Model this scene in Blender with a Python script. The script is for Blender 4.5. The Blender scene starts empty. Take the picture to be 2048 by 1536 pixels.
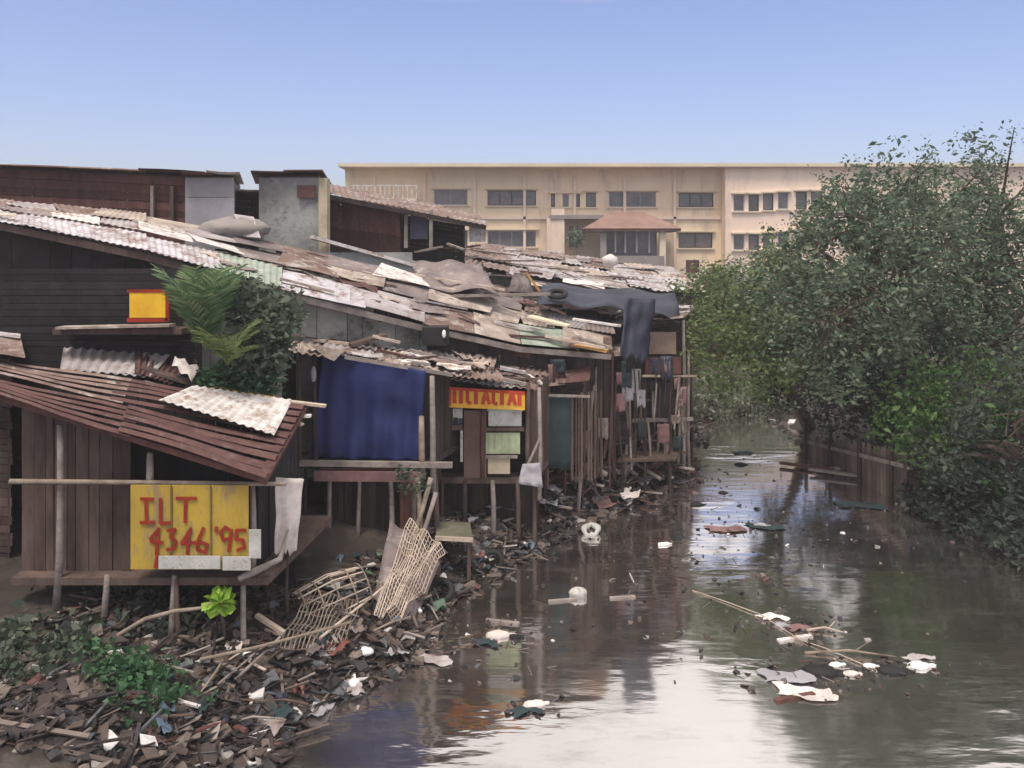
import bpy, math, random
import numpy as np
from mathutils import Vector, Matrix, noise
random.seed(7); np.random.seed(7)
R = math.radians
sc = bpy.context.scene
COL = sc.collection
F = 1700.0; H = 6.0; HY = 500.0          # focal length in photo pixels, eye height, horizon row
def P(px, py, Y): return Vector(((px-1024)*Y/F, Y, H-(py-HY)*Y/F))
def U(a, b): return random.uniform(a, b)

# ------------------------------------------------------------------ materials
MATS = {}
def mat(name, c1, c2=None, scale=3.0, rough=0.85, bump=0.25, isl=0.25, metal=0.0, c3=None, t3=0.62, stretch=(1,1,1), spec=0.3, s3=1.3):
    if name in MATS: return MATS[name]
    m = bpy.data.materials.new(name); m.use_nodes = True
    nt = m.node_tree; N = nt.nodes; L = nt.links
    b = N['Principled BSDF']
    tc = N.new('ShaderNodeTexCoord'); oi = N.new('ShaderNodeObjectInfo')
    add = N.new('ShaderNodeVectorMath'); add.operation = 'ADD'
    mul = N.new('ShaderNodeVectorMath'); mul.operation = 'MULTIPLY'; mul.inputs[1].default_value = stretch
    sc_ = N.new('ShaderNodeMath'); sc_.operation = 'MULTIPLY'; sc_.inputs[1].default_value = 37.0
    L.new(oi.outputs['Random'], sc_.inputs[0]); L.new(tc.outputs['Object'], add.inputs[0]); L.new(sc_.outputs[0], add.inputs[1])
    L.new(add.outputs[0], mul.inputs[0])
    n1 = N.new('ShaderNodeTexNoise'); n1.inputs['Scale'].default_value = scale; n1.inputs['Detail'].default_value = 9; n1.inputs['Roughness'].default_value = .68
    L.new(mul.outputs[0], n1.inputs['Vector'])
    cr = N.new('ShaderNodeValToRGB'); cr.color_ramp.elements[0].position = .36; cr.color_ramp.elements[1].position = .64
    c2 = c2 or tuple(x*.6 for x in c1)
    cr.color_ramp.elements[0].color = (*c2, 1); cr.color_ramp.elements[1].color = (*c1, 1)
    L.new(n1.outputs['Fac'], cr.inputs[0]); out = cr.outputs[0]
    if c3:
        n3 = N.new('ShaderNodeTexNoise'); n3.inputs['Scale'].default_value = scale*s3; n3.inputs['Detail'].default_value = 6; n3.inputs['Roughness'].default_value = .75
        L.new(mul.outputs[0], n3.inputs['Vector'])
        r3 = N.new('ShaderNodeValToRGB'); r3.color_ramp.elements[0].position = t3-.08; r3.color_ramp.elements[1].position = t3+.04
        L.new(n3.outputs['Fac'], r3.inputs[0])
        mx = N.new('ShaderNodeMixRGB'); mx.inputs[2].default_value = (*c3, 1); L.new(r3.outputs[0], mx.inputs[0]); L.new(out, mx.inputs[1]); out = mx.outputs[0]
    if isl > 0:
        g = N.new('ShaderNodeNewGeometry'); mr = N.new('ShaderNodeMapRange')
        mr.inputs[3].default_value = 1-isl; mr.inputs[4].default_value = 1+isl
        L.new(g.outputs['Random Per Island'], mr.inputs[0])
        hs = N.new('ShaderNodeHueSaturation'); L.new(out, hs.inputs['Color']); L.new(mr.outputs[0], hs.inputs['Value']); out = hs.outputs[0]
    L.new(out, b.inputs['Base Color'])
    b.inputs['Roughness'].default_value = rough; b.inputs['Metallic'].default_value = metal
    b.inputs['Specular IOR Level'].default_value = spec
    if bump > 0:
        n2 = N.new('ShaderNodeTexNoise'); n2.inputs['Scale'].default_value = scale*6; n2.inputs['Detail'].default_value = 5
        L.new(mul.outputs[0], n2.inputs['Vector'])
        bp = N.new('ShaderNodeBump'); bp.inputs['Strength'].default_value = bump; bp.inputs['Distance'].default_value = .04
        L.new(n2.outputs['Fac'], bp.inputs['Height']); L.new(bp.outputs[0], b.inputs['Normal'])
    MATS[name] = m; return m
RUST = mat('rust_sheet', (.125,.062,.056), (.07,.034,.032), 3.2, .85, .3, 0, c3=(.15,.11,.10), t3=.64)
RUST2 = mat('brown_sheet', (.24,.17,.15), (.11,.07,.055), 1.8, .85, .3, 0, c3=(.38,.34,.31), t3=.6)
TAN = mat('tan_sheet', (.46,.39,.34), (.2,.155,.13), 1.7, .85, .3, 0, c3=(.55,.5,.45), t3=.62)
GREYS = mat('grey_sheet', (.46,.43,.44), (.25,.22,.215), 1.5, .6, .2, 0, c3=(.17,.095,.07), t3=.6)
LAV = mat('galvanised_sheet', (.58,.56,.59), (.38,.36,.38), 1.4, .5, .15, 0, c3=(.2,.125,.1), t3=.56, s3=1.8)
WHITES = mat('white_sheet', (.70,.68,.66), (.46,.43,.41), 2.2, .6, .15, 0, c3=(.28,.19,.15), t3=.585, s3=1.8)
GREENS = mat('green_sheet', (.36,.42,.36), (.22,.25,.2), 2, .7, .2, 0, c3=(.45,.42,.36), t3=.6)
WD = mat('dark_wood', (.055,.04,.039), (.022,.016,.016), 3, .9, .4, .45, stretch=(1,1,.25))
WM = mat('brown_wood', (.12,.083,.07), (.055,.037,.032), 3, .9, .4, .4, stretch=(1,1,.25))
WR = mat('red_brown_wood', (.13,.06,.05), (.06,.028,.026), 3, .9, .4, .4, stretch=(1,1,.25))
WG = mat('grey_wood', (.3,.26,.24), (.15,.125,.115), 3, .9, .4, .35)
WP = mat('pale_wood', (.55,.46,.38), (.32,.25,.2), 3, .9, .3, .3)
POLE = mat('bamboo', (.3,.25,.2), (.15,.115,.09), 4, .8, .3, .3)
CONC = mat('concrete', (.30,.31,.30), (.17,.17,.165), 1.2, .9, .4, .1, c3=(.1,.1,.095), t3=.62)
CONCB = mat('beige_plaster', (.47,.40,.30), (.3,.25,.18), 1.5, .9, .3, .1)
GREYP = mat('grey_panel', (.34,.33,.36), (.24,.23,.25), .9, .8, .15, .1)
DARKI = mat('shaded_interior_board', (.028,.024,.027), (.014,.012,.014), 2, .95, .3, .3)  # near-black colour carries the shade of interiors and openings
NAVY = mat('blue_tarpaulin', (.02,.03,.12), (.012,.018,.07), 1.0, .65, .15, 0, spec=.25)
DTARP = mat('dark_tarpaulin', (.04,.045,.07), (.02,.022,.035), 1.4, .6, .3, 0)
BTARP = mat('brown_tarpaulin', (.25,.2,.19), (.12,.1,.1), 1.1, .7, .3, 0, c3=(.34,.3,.28))
TEAL = mat('dark_teal_cloth', (.03,.05,.055), (.015,.025,.03), 1.5, .8, .2, 0)
WCLOTH = mat('white_cloth', (.68,.63,.6), (.42,.37,.35), 3, .9, .2, .15)
PINK = mat('mauve_board', (.24,.14,.14), (.14,.08,.08), 2, .85, .2, .15)
YEL = mat('yellow_paint', (.5,.35,.045), (.34,.22,.04), 2.6, .7, .15, .15, c3=(.27,.19,.09), t3=.57, stretch=(1,1,.3), s3=2)
YEL2 = mat('bright_yellow_paint', (.8,.5,.03), (.62,.34,.02), 2, .6, .1, 0)
REDP = mat('red_paint', (.3,.03,.012), (.2,.02,.012), 5, .6, .05, 0)
REDB = mat('banner_red', (.5,.06,.02), (.3,.03,.015), 5, .6, .05, 0)
WPAINT = mat('white_paint', (.56,.55,.53), (.36,.35,.33), 5, .7, .1, .1, c3=(.2,.18,.16), t3=.6, s3=2)
GPAINT = mat('pale_green_paint', (.40,.46,.30), (.26,.3,.19), 3, .7, .1, .1)
ORANGE = mat('ochre_board', (.5,.3,.11), (.3,.16,.06), 2, .8, .2, .1)
PLASTIC = mat('white_plastic', (.8,.8,.79), (.66,.65,.64), 4, .35, .05, .1, spec=.5)
RUBBER = mat('black_rubber', (.02,.02,.02), (.012,.012,.012), 4, .7, .2, 0)
MUD = mat('bank_mud', (.055,.044,.038), (.025,.02,.018), .9, .8, .6, 0, c3=(.085,.07,.06), t3=.6)
BARK = mat('bark', (.12,.09,.07), (.055,.04,.032), 4, .9, .6, 0, stretch=(1,1,.3))
BEIGE = mat('facade_beige', (.86,.70,.50), (.77,.61,.43), .3, .85, .05, 0, c3=(.60,.48,.36), t3=.6, stretch=(1,1,.22))
BEIGE2 = mat('facade_pink_beige', (.86,.69,.57), (.78,.62,.5), .3, .85, .05, 0, c3=(.62,.5,.42), t3=.6, stretch=(1,1,.22))
TRIM = mat('facade_trim', (.72,.62,.47), (.62,.52,.4), .3, .85, .05, 0)
MAROON = mat('porch_tiles', (.27,.17,.14), (.19,.115,.095), 1.2, .85, .3, .2)
GLASS = mat('window_glass', (.10,.11,.12), (.035,.04,.045), .35, .15, 0, .35, c3=(.15,.12,.14), t3=.55, spec=.6)
GSTONE = mat('grey_stone', (.3,.27,.26), (.2,.18,.17), .6, .9, .3, .1)

def leafmat(name, c1, c2, c3):
    m = bpy.data.materials.new(name); m.use_nodes = True; nt = m.node_tree; N = nt.nodes; L = nt.links
    b = N['Principled BSDF']; g = N.new('ShaderNodeNewGeometry'); cr = N.new('ShaderNodeValToRGB')
    e = cr.color_ramp.elements; e[0].color = (*c1,1); e[1].color = (*c3,1); e2 = e.new(.5); e2.color = (*c2,1)
    L.new(g.outputs['Random Per Island'], cr.inputs[0]); L.new(cr.outputs[0], b.inputs['Base Color'])
    b.inputs['Roughness'].default_value = .6; b.inputs['Specular IOR Level'].default_value = .25
    tr = N.new('ShaderNodeBsdfTranslucent'); L.new(cr.outputs[0], tr.inputs[0]); mx = N.new('ShaderNodeMixShader'); mx.inputs[0].default_value = .28
    L.new(b.outputs[0], mx.inputs[1]); L.new(tr.outputs[0], mx.inputs[2]); L.new(mx.outputs[0], N['Material Output'].inputs[0])
    return m
LF_MID = leafmat('leaf_mid_green', (.045,.08,.05), (.10,.145,.09), (.21,.26,.18))
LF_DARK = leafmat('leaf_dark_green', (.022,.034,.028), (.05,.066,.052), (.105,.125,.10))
LF_LIGHT = leafmat('leaf_light_green', (.075,.115,.04), (.12,.17,.06), (.18,.23,.10))
LF_GREY = leafmat('leaf_grey_green', (.11,.14,.095), (.17,.20,.14), (.27,.29,.22))
LF_BRIGHT = leafmat('leaf_bright_green', (.035,.085,.025), (.06,.125,.035), (.11,.18,.06))
LF_LIME = leafmat('leaf_lime', (.2,.36,.04), (.3,.48,.06), (.4,.58,.12))
LF_PALM = leafmat('leaf_palm', (.09,.17,.08), (.15,.24,.12), (.27,.34,.17))
LF_WEED = leafmat('leaf_weed', (.03,.085,.04), (.055,.13,.06), (.10,.19,.10))
LF_DULL = leafmat('leaf_dull_green', (.05,.07,.05), (.09,.12,.085), (.16,.19,.14))

def litmat():
    m = bpy.data.materials.new('litter_mix'); m.use_nodes = True; nt = m.node_tree; N = nt.nodes; L = nt.links
    b = N['Principled BSDF']; g = N.new('ShaderNodeNewGeometry'); cr = N.new('ShaderNodeValToRGB'); cr.color_ramp.interpolation = 'CONSTANT'
    pal = [(0,(.022,.017,.017)),(.24,(.05,.036,.033)),(.45,(.085,.062,.053)),(.60,(.13,.10,.085)),(.70,(.035,.032,.036)),(.81,(.18,.145,.125)),(.89,(.1,.105,.115)),(.94,(.3,.27,.25)),(.97,(.12,.05,.045)),(.985,(.6,.58,.58))]
    e = cr.color_ramp.elements
    e[0].position = 0; e[0].color = (*pal[0][1],1); e[1].position = pal[1][0]; e[1].color = (*pal[1][1],1)
    for p, c in pal[2:]:
        x = e.new(p); x.color = (*c,1)
    L.new(g.outputs['Random Per Island'], cr.inputs[0])
    n = N.new('ShaderNodeTexNoise'); n.inputs['Scale'].default_value = 14; n.inputs['Detail'].default_value = 4
    tc = N.new('ShaderNodeTexCoord'); L.new(tc.outputs['Object'], n.inputs[0])
    mr = N.new('ShaderNodeMapRange'); mr.inputs[3].default_value = .45; mr.inputs[4].default_value = 1.35; L.new(n.outputs['Fac'], mr.inputs[0])
    hs = N.new('ShaderNodeHueSaturation'); L.new(cr.outputs[0], hs.inputs['Color']); L.new(mr.outputs[0], hs.inputs['Value']); L.new(hs.outputs[0], b.inputs['Base Color'])
    b.inputs['Roughness'].default_value = .8
    return m
LIT = litmat()

# ------------------------------------------------------------------ objects and meshes
def tag(o, label=None, cat=None, group=None, kind=None):
    if label: o['label'] = label
    if cat: o['category'] = cat
    if group: o['group'] = group
    if kind: o['kind'] = kind
    return o
def empty(name, loc, label, cat, group=None):
    o = bpy.data.objects.new(name, None); COL.objects.link(o); o.location = loc; o.empty_display_size = .2
    return tag(o, label, cat, group)
def rootloc(o):
    v = Vector((0,0,0))
    while o: v += o.location; o = o.parent
    return v
class MB:
    def __init__(s): s.v = []; s.f = []
    def add(s, vs, fs):
        k = len(s.v); s.v += [tuple(v) for v in vs]; s.f += [tuple(i+k for i in f) for f in fs]; return s
    def box(s, c, size, rot=None):
        a, b, d = [x/2 for x in size]; c = Vector(c)
        vs = [Vector((x*a, y*b, z*d)) for x in (-1,1) for y in (-1,1) for z in (-1,1)]
        if rot: vs = [rot @ v for v in vs]
        return s.add([v+c for v in vs], [(0,1,3,2),(4,6,7,5),(0,4,5,1),(2,3,7,6),(0,2,6,4),(1,5,7,3)])
    def hexa(s, p, q):      # two quads of corresponding corners
        return s.add(list(p)+list(q), [(3,2,1,0),(4,5,6,7),(0,1,5,4),(1,2,6,5),(2,3,7,6),(3,0,4,7)])
    def slab(s, a, b, c, d, th):   # quad with thickness th along minus its normal
        a, b, c, d = map(Vector, (a,b,c,d)); n = (c-a).cross(d-b).normalized()*th
        return s.hexa([a,b,c,d], [a+n,b+n,c+n,d+n])
    def beam(s, p0, p1, w, h=None, roll=0):
        h = h or w; p0 = Vector(p0); p1 = Vector(p1); d = p1-p0; L = d.length
        if L < 1e-5: return s
        q = d.to_track_quat('X', 'Z').to_matrix() @ Matrix.Rotation(roll, 3, 'X')
        return s.box((p0+p1)/2, (L, w, h), q)
    def tube(s, pts, rs, n=7, cap=True):
        pts = [Vector(p) for p in pts]
        if not hasattr(rs, '__len__'): rs = [rs]*len(pts)
        vs = []; fs = []
        for i, p in enumerate(pts):
            t = (pts[min(i+1, len(pts)-1)]-pts[max(i-1, 0)]).normalized()
            a = t.orthogonal().normalized() if i == 0 else (a-t*a.dot(t)).normalized()
            b = t.cross(a)
            for k in range(n):
                th = 2*math.pi*k/n; vs.append(p+(a*math.cos(th)+b*math.sin(th))*rs[i])
        for i in range(len(pts)-1):
            for k in range(n):
                fs.append((i*n+k, i*n+(k+1)%n, (i+1)*n+(k+1)%n, (i+1)*n+k))
        if cap: fs += [tuple(range(n-1,-1,-1)), tuple(range((len(pts)-1)*n, len(pts)*n))]
        return s.add(vs, fs)
    def pole(s, p0, p1, r, bend=.02, n=7):
        p0 = Vector(p0); p1 = Vector(p1); L = (p1-p0).length; o = Vector((U(-1,1),U(-1,1),0))*L*bend
        return s.tube([p0, p0.lerp(p1,.33)+o, p0.lerp(p1,.7)+o*.7, p1], [r*1.1, r, r*.95, r*.8], n)
    def ellip(s, c, r, n=10, m=6, jit=0, rot=None):
        c = Vector(c); vs = []; fs = []
        for j in range(m+1):
            ph = math.pi*j/m
            for i in range(n):
                th = 2*math.pi*i/n; q = 1+U(-jit, jit)
                v = Vector((r[0]*math.sin(ph)*math.cos(th)*q, r[1]*math.sin(ph)*math.sin(th)*q, r[2]*math.cos(ph)*q))
                if rot: v = rot @ v
                vs.append(v+c)
        for j in range(m):
            for i in range(n): fs.append((j*n+i, (j+1)*n+i, (j+1)*n+(i+1)%n, j*n+(i+1)%n))
        return s.add(vs, fs)
    def grid(s, fn, nu, nv):
        k = [(i, j) for j in range(nv+1) for i in range(nu+1)]
        return s.add([fn(i/nu, j/nv) for i, j in k], [(j*(nu+1)+i, j*(nu+1)+i+1, (j+1)*(nu+1)+i+1, (j+1)*(nu+1)+i) for j in range(nv) for i in range(nu)])
    def build(s, name, m, parent=None, smooth=False, solid=0, **kw):
        off = rootloc(parent) if parent else (kw.pop('loc') if 'loc' in kw else Vector((0,0,0)))
        kw.pop('loc', None)
        me = bpy.data.meshes.new(name); me.from_pydata([(a-off.x, b-off.y, c-off.z) for a,b,c in s.v], [], s.f); me.update()
        if smooth: me.shade_smooth()
        me.materials.append(m)
        o = bpy.data.objects.new(name, me); COL.objects.link(o)
        if parent: o.parent = parent
        else: o.location = off
        if solid:
            md = o.modifiers.new('thickness', 'SOLIDIFY'); md.thickness = solid; md.offset = -1
        return tag(o, **kw)
def copy_tree(o, parent=None):
    c = o.copy(); COL.objects.link(c); c.parent = parent
    for ch in list(o.children): copy_tree(ch, c)
    return c
def bil(a, b, c, d, u, v): return (a*(1-u)+b*u)*(1-v)+(d*(1-u)+c*u)*v
def corr(A, B, C, D, n, amp=.02, along='v', sag=.02, k=3):
    """corrugated sheet; ridges run AB->DC for 'v', AD->BC for 'u'"""
    mb = MB(); nrm = (B-A).cross(D-A).normalized(); ph = U(0, 6); s1 = U(-sag, sag); s2 = U(-sag, sag)
    nw = n*5
    def fn(u, v):
        w, l = (u, v) if along == 'v' else (v, u)
        q_ = w*n*2*math.pi+ph; z = amp*(math.sin(q_)+(.45*math.sin(2*q_) if amp > .04 else 0))+s1*math.sin(l*math.pi)+s2*math.sin(w*2.5+l*3)
        return bil(A,B,C,D,u,v)+nrm*z
    return mb.grid(fn, nw if along == 'v' else k, k if along == 'v' else nw)
def roof(parent, A, B, C, D, nu, nv, mats, jit=.08, pitch=.12, along='u', drop=0, lift=.05, amp=.02, name='roof_sheet'):
    for j in range(nv):
        for i in range(nu):
            if random.random() < drop: continue
            o = .1
            u0, u1 = (i-o*random.random())/nu, (i+1+o)/nu; v0, v1 = (j-o)/nv, (j+1+o*random.random())/nv
            u0 = max(u0, -.01); v0 = max(v0, -.01); u1 = min(u1, 1.01); v1 = min(v1, 1.02)
            z = Vector((0,0,U(0,lift)+.012*((i+j)%2)+.02*j))
            q = [bil(A,B,C,D,a,b)+z+Vector((U(-jit,jit),U(-jit,jit),U(-.02,.03))) for a,b in ((u0,v0),(u1,v0),(u1,v1),(u0,v1))]
            wd = ((q[1]-q[0]).length if along == 'v' else (q[3]-q[0]).length)
            m = random.choice(mats)
            corr(*q, n=max(3, int(wd/pitch)), amp=amp, along=along).build(name, m, parent, solid=.006)
def planks(p0, p1, zb, zt0, zt1, w=.14, th=.025, jit=.04, gap=.01, horiz=False, out=None):
    """wall of boards from p0 to p1 (plan), bottom zb, top from zt0 to zt1"""
    mb = MB(); p0 = Vector((p0[0],p0[1],0)); p1 = Vector((p1[0],p1[1],0)); d = p1-p0; L = d.length; d.normalize(); n = Vector((-d.y, d.x, 0))
    zb0, zb1 = zb if hasattr(zb, '__len__') else (zb, zb)
    if not horiz:
        x = 0
        while x < L-.01:
            ww = min(w*U(.7,1.25), L-x); t = (x+ww/2)/L; o = n*U(-.012,.012)
            b = zb0+(zb1-zb0)*t-U(0,jit)*2; tp = zt0+(zt1-zt0)*t+U(-jit,jit)
            a = p0+d*(x+gap/2)+o; c = p0+d*(x+ww-gap/2)+o; s = d*U(-.01,.01)
            m = n*th
            mb.hexa([a+Vector((0,0,b)), c+Vector((0,0,b)), c+s+Vector((0,0,tp)), a+s+Vector((0,0,tp))], [a+m+Vector((0,0,b)), c+m+Vector((0,0,b)), c+m+s+Vector((0,0,tp)), a+m+s+Vector((0,0,tp))])
            x += ww
    else:
        z = 0; Ht = max(zt0-zb0, zt1-zb1)
        while z < Ht-.01:
            hh = min(w*U(.7,1.2), Ht-z); o = n*U(-.01,.01)
            f0 = z/Ht; f1 = (z+hh-gap)/Ht
            a = p0-d*U(0,jit)+o; c = p1+d*U(0,jit)+o; m = n*th
            za0 = zb0+(zt0-zb0)*f0; za1 = zb0+(zt0-zb0)*f1; zc0 = zb1+(zt1-zb1)*f0; zc1 = zb1+(zt1-zb1)*f1
            mb.hexa([a+Vector((0,0,za0)), c+Vector((0,0,zc0)), c+Vector((0,0,zc1)), a+Vector((0,0,za1))], [a+m+Vector((0,0,za0)), c+m+Vector((0,0,zc0)), c+m+Vector((0,0,zc1)), a+m+Vector((0,0,za1))])
            z += hh
    return mb
def cloth(A, B, C, D, nu=14, nv=12, amp=.05, folds=5, seed=0, ragged=0):
    """A,B lower left/right, C,D upper right/left"""
    nrm = (B-A).cross(D-A).normalized()
    def fn(u, v):
        p = bil(A,B,C,D,u,v); q = amp*(math.sin(u*folds*6.28+seed+v*1.5)*.6*(1.1-v)+noise.noise(Vector((u*4+seed, v*3, seed)))*1.1)
        r = ragged*noise.noise(Vector((u*9+seed*3, seed, 0)))*(1-v)
        return p+nrm*q+Vector((0,0,r))
    return MB().grid(fn, nu, nv)
def px(q, Y): return [P(a, b, Y if not hasattr(Y,'__len__') else y) for (a,b), y in zip(q, Y if hasattr(Y,'__len__') else [Y]*len(q))]

# ------------------------------------------------------------------ ground and river
RIV = np.array([(-3.0,-40),(-3.0,5),(-2.95,9.5),(-2.75,11),(-1.5,12.3),(-1.1,14.6),(.15,16.5),(2,19.4),(4.4,22.0),(5.5,26),(6.2,29.5),(7.4,31.3),(9.6,31.2),(9.3,27),(8.9,24),(9.2,20),(9.7,15),(10.4,5),(10.4,-40)])
def sdist(X, Y):
    X = np.asarray(X, float); Y = np.asarray(Y, float); d = np.full(X.shape, 1e9); ins = np.zeros(X.shape, bool)
    for i in range(len(RIV)):
        a = RIV[i]; b = RIV[(i+1) % len(RIV)]; e = b-a
        t = np.clip(((X-a[0])*e[0]+(Y-a[1])*e[1])/(e@e), 0, 1)
        d = np.minimum(d, np.hypot(X-a[0]-t*e[0], Y-a[1]-t*e[1]))
        c = ((a[1] > Y) != (b[1] > Y)); ins ^= c & (X < (b[0]-a[0])*(Y-a[1])/(e[1] if e[1] else 1e-9)+a[0])
    return np.where(ins, -d, d)
def hgt_(x, y, d):
    nz = noise.noise(Vector((x*.7, y*.7, 0)))*.16+noise.noise(Vector((x*2.3, y*2.3, 5)))*.07
    if d < 0: return max(-1.0, d*.5)+nz*.5-.02
    s = 1.25*(1-math.exp(-d/1.9))
    f = min(1, d/.6)
    return s+nz*f+min(d, 60)*.002
def hgt(x, y): return hgt_(x, y, float(sdist(x, y)))
def axis(lo, hi, s, far):
    a = list(np.arange(lo, hi, s)); x = hi; st = s
    while x < far: a.append(x); st *= 1.35; x += st
    a.append(far); x = lo; st = s; pre = []
    while x > -far: st *= 1.35; x -= st; pre.append(max(x, -far))
    return sorted(set(pre))+a
xs = axis(-12, 14, .22, 900); ys = axis(5, 36, .22, 900)
GX, GY = np.meshgrid(xs, ys); D = sdist(GX, GY)
g = MB(); nx = len(xs)
g.v = [(GX[j,i], GY[j,i], hgt_(GX[j,i], GY[j,i], D[j,i])) for j in range(len(ys)) for i in range(nx)]
g.f = [(j*nx+i, j*nx+i+1, (j+1)*nx+i+1, (j+1)*nx+i) for j in range(len(ys)-1) for i in range(nx-1)]
g.build('ground', MUD, smooth=True, kind='structure', label='dark muddy river bank and ground under the shacks')

wm = bpy.data.materials.new('river_water'); wm.use_nodes = True; nt = wm.node_tree; N = nt.nodes; L = nt.links
b = N['Principled BSDF']; b.inputs['Roughness'].default_value = .25; b.inputs['IOR'].default_value = 1.33; b.inputs['Specular IOR Level'].default_value = .5
tc = N.new('ShaderNodeTexCoord')
def wn(scale, st, det=3, rough=.5):
    mp = N.new('ShaderNodeMapping'); mp.inputs['Scale'].default_value = st; L.new(tc.outputs['Object'], mp.inputs[0])
    n = N.new('ShaderNodeTexNoise'); n.inputs['Scale'].default_value = scale; n.inputs['Detail'].default_value = det; n.inputs['Roughness'].default_value = rough; L.new(mp.outputs[0], n.inputs[0]); return n
n0 = wn(.5, (1,1,1), 5, .65); cr = N.new('ShaderNodeValToRGB'); cr.color_ramp.elements[0].position = .35; cr.color_ramp.elements[1].position = .7
cr.color_ramp.elements[0].color = (.07,.064,.06,1); cr.color_ramp.elements[1].color = (.135,.122,.115,1); L.new(n0.outputs['Fac'], cr.inputs[0]); L.new(cr.outputs[0], b.inputs['Base Color'])
n1 = wn(2.2, (.5,1.5,1), 3, .5); n2 = wn(.35, (.7,1.0,1), 3, .5)
ra = N.new('ShaderNodeMapRange'); ra.inputs[1].default_value = .5; ra.inputs[2].default_value = .72; ra.inputs[3].default_value = .12; ra.inputs[4].default_value = 1.0; L.new(n2.outputs['Fac'], ra.inputs[0])
mu = N.new('ShaderNodeMath'); mu.operation = 'MULTIPLY'; L.new(n1.outputs['Fac'], mu.inputs[0]); L.new(ra.outputs[0], mu.inputs[1])
bp = N.new('ShaderNodeBump'); bp.inputs['Strength'].default_value = .6; bp.inputs['Distance'].default_value = .07; L.new(mu.outputs[0], bp.inputs['Height']); L.new(bp.outputs[0], b.inputs['Normal'])
gl = N.new('ShaderNodeBsdfGlossy'); gl.inputs['Roughness'].default_value = .09; gl.inputs['Color'].default_value = (.93,.9,.88,1); L.new(bp.outputs[0], gl.inputs['Normal'])
lw_ = N.new('ShaderNodeLayerWeight'); lw_.inputs['Blend'].default_value = .35; fm = N.new('ShaderNodeMapRange'); fm.inputs[3].default_value = .66; fm.inputs[4].default_value = 1.0; L.new(lw_.outputs['Facing'], fm.inputs[0])
n4 = wn(.9, (.6,1.4,1), 6, .7); r4 = N.new('ShaderNodeMapRange'); r4.inputs[1].default_value = .52; r4.inputs[2].default_value = .68; r4.inputs[3].default_value = 1.0; r4.inputs[4].default_value = .68; L.new(n4.outputs['Fac'], r4.inputs[0]); m4 = N.new('ShaderNodeMath'); m4.operation = 'MULTIPLY'; L.new(fm.outputs[0], m4.inputs[0]); L.new(r4.outputs[0], m4.inputs[1])
ms = N.new('ShaderNodeMixShader'); L.new(m4.outputs[0], ms.inputs[0]); L.new(b.outputs[0], ms.inputs[1]); L.new(gl.outputs[0], ms.inputs[2]); L.new(ms.outputs[0], N['Material Output'].inputs[0])
w = MB(); w.add([(-14,-40,0),(14,-40,0),(14,34,0),(-14,34,0)], [(0,1,2,3)])
w.build('water', wm, kind='structure', label='murky brown river water mirroring pale sky and dark trees')

# ------------------------------------------------------------------ foliage
def leafmesh(name, m, parent, cl, spread, per, size, droop=0, aspect=2.2, **kw):
    """cl: cluster centres (n,3); per leaves per cluster"""
    cl = np.repeat(np.asarray(cl, float), per, axis=0); n = len(cl)
    sp = np.array(spread if hasattr(spread, '__len__') else (spread,)*3)
    c = cl+np.random.normal(size=(n,3))*sp
    if droop: c[:,2] -= np.abs(np.random.normal(size=n))*droop
    a = np.random.normal(size=(n,3)); a[:,2] = a[:,2]*.6-droop*1.2
    a /= np.linalg.norm(a, axis=1)[:,None]
    t = np.random.normal(size=(n,3)); t[:,2] *= .5; bb = np.cross(a, t); bb /= np.linalg.norm(bb, axis=1)[:,None]+1e-9
    s = size*np.random.choice([.55,.8,1.0,1.25,1.7], n, p=[.2,.3,.25,.15,.1])[:,None]*np.random.uniform(.85, 1.15, n)[:,None]
    A = a*s*.5; B = bb*s*.5/aspect; nn = np.cross(a, bb)*s*.1
    V = np.stack([c-A, c+B-nn, c+A, c-B-nn], 1).reshape(-1, 3)
    if parent: V = V-np.array(rootloc(parent))
    else: V = V-np.array(kw.get('loc', (0,0,0)))
    loc = kw.pop('loc', None)
    me = bpy.data.meshes.new(name); me.vertices.add(4*n); me.vertices.foreach_set('co', V.ravel())
    me.loops.add(4*n); me.loops.foreach_set('vertex_index', np.arange(4*n, dtype=np.int32)); me.polygons.add(n)
    me.polygons.foreach_set('loop_start', np.arange(0, 4*n, 4, dtype=np.int32)); me.update(calc_edges=True); me.materials.append(m)
    o = bpy.data.objects.new(name, me); COL.objects.link(o)
    if parent: o.parent = parent
    elif loc is not None: o.location = loc
    return tag(o, **kw)
def shell(c, r, n, lo=.55, hi=1.08, zs=1.0):
    d = np.random.normal(size=(n,3)); d /= np.linalg.norm(d, axis=1)[:,None]
    rr = np.random.uniform(lo, hi, n)[:,None]*np.array(r if hasattr(r,'__len__') else (r,r,r*zs))
    out = np.array(c)+d*rr
    return out[out[:,2] > .12]
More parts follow.
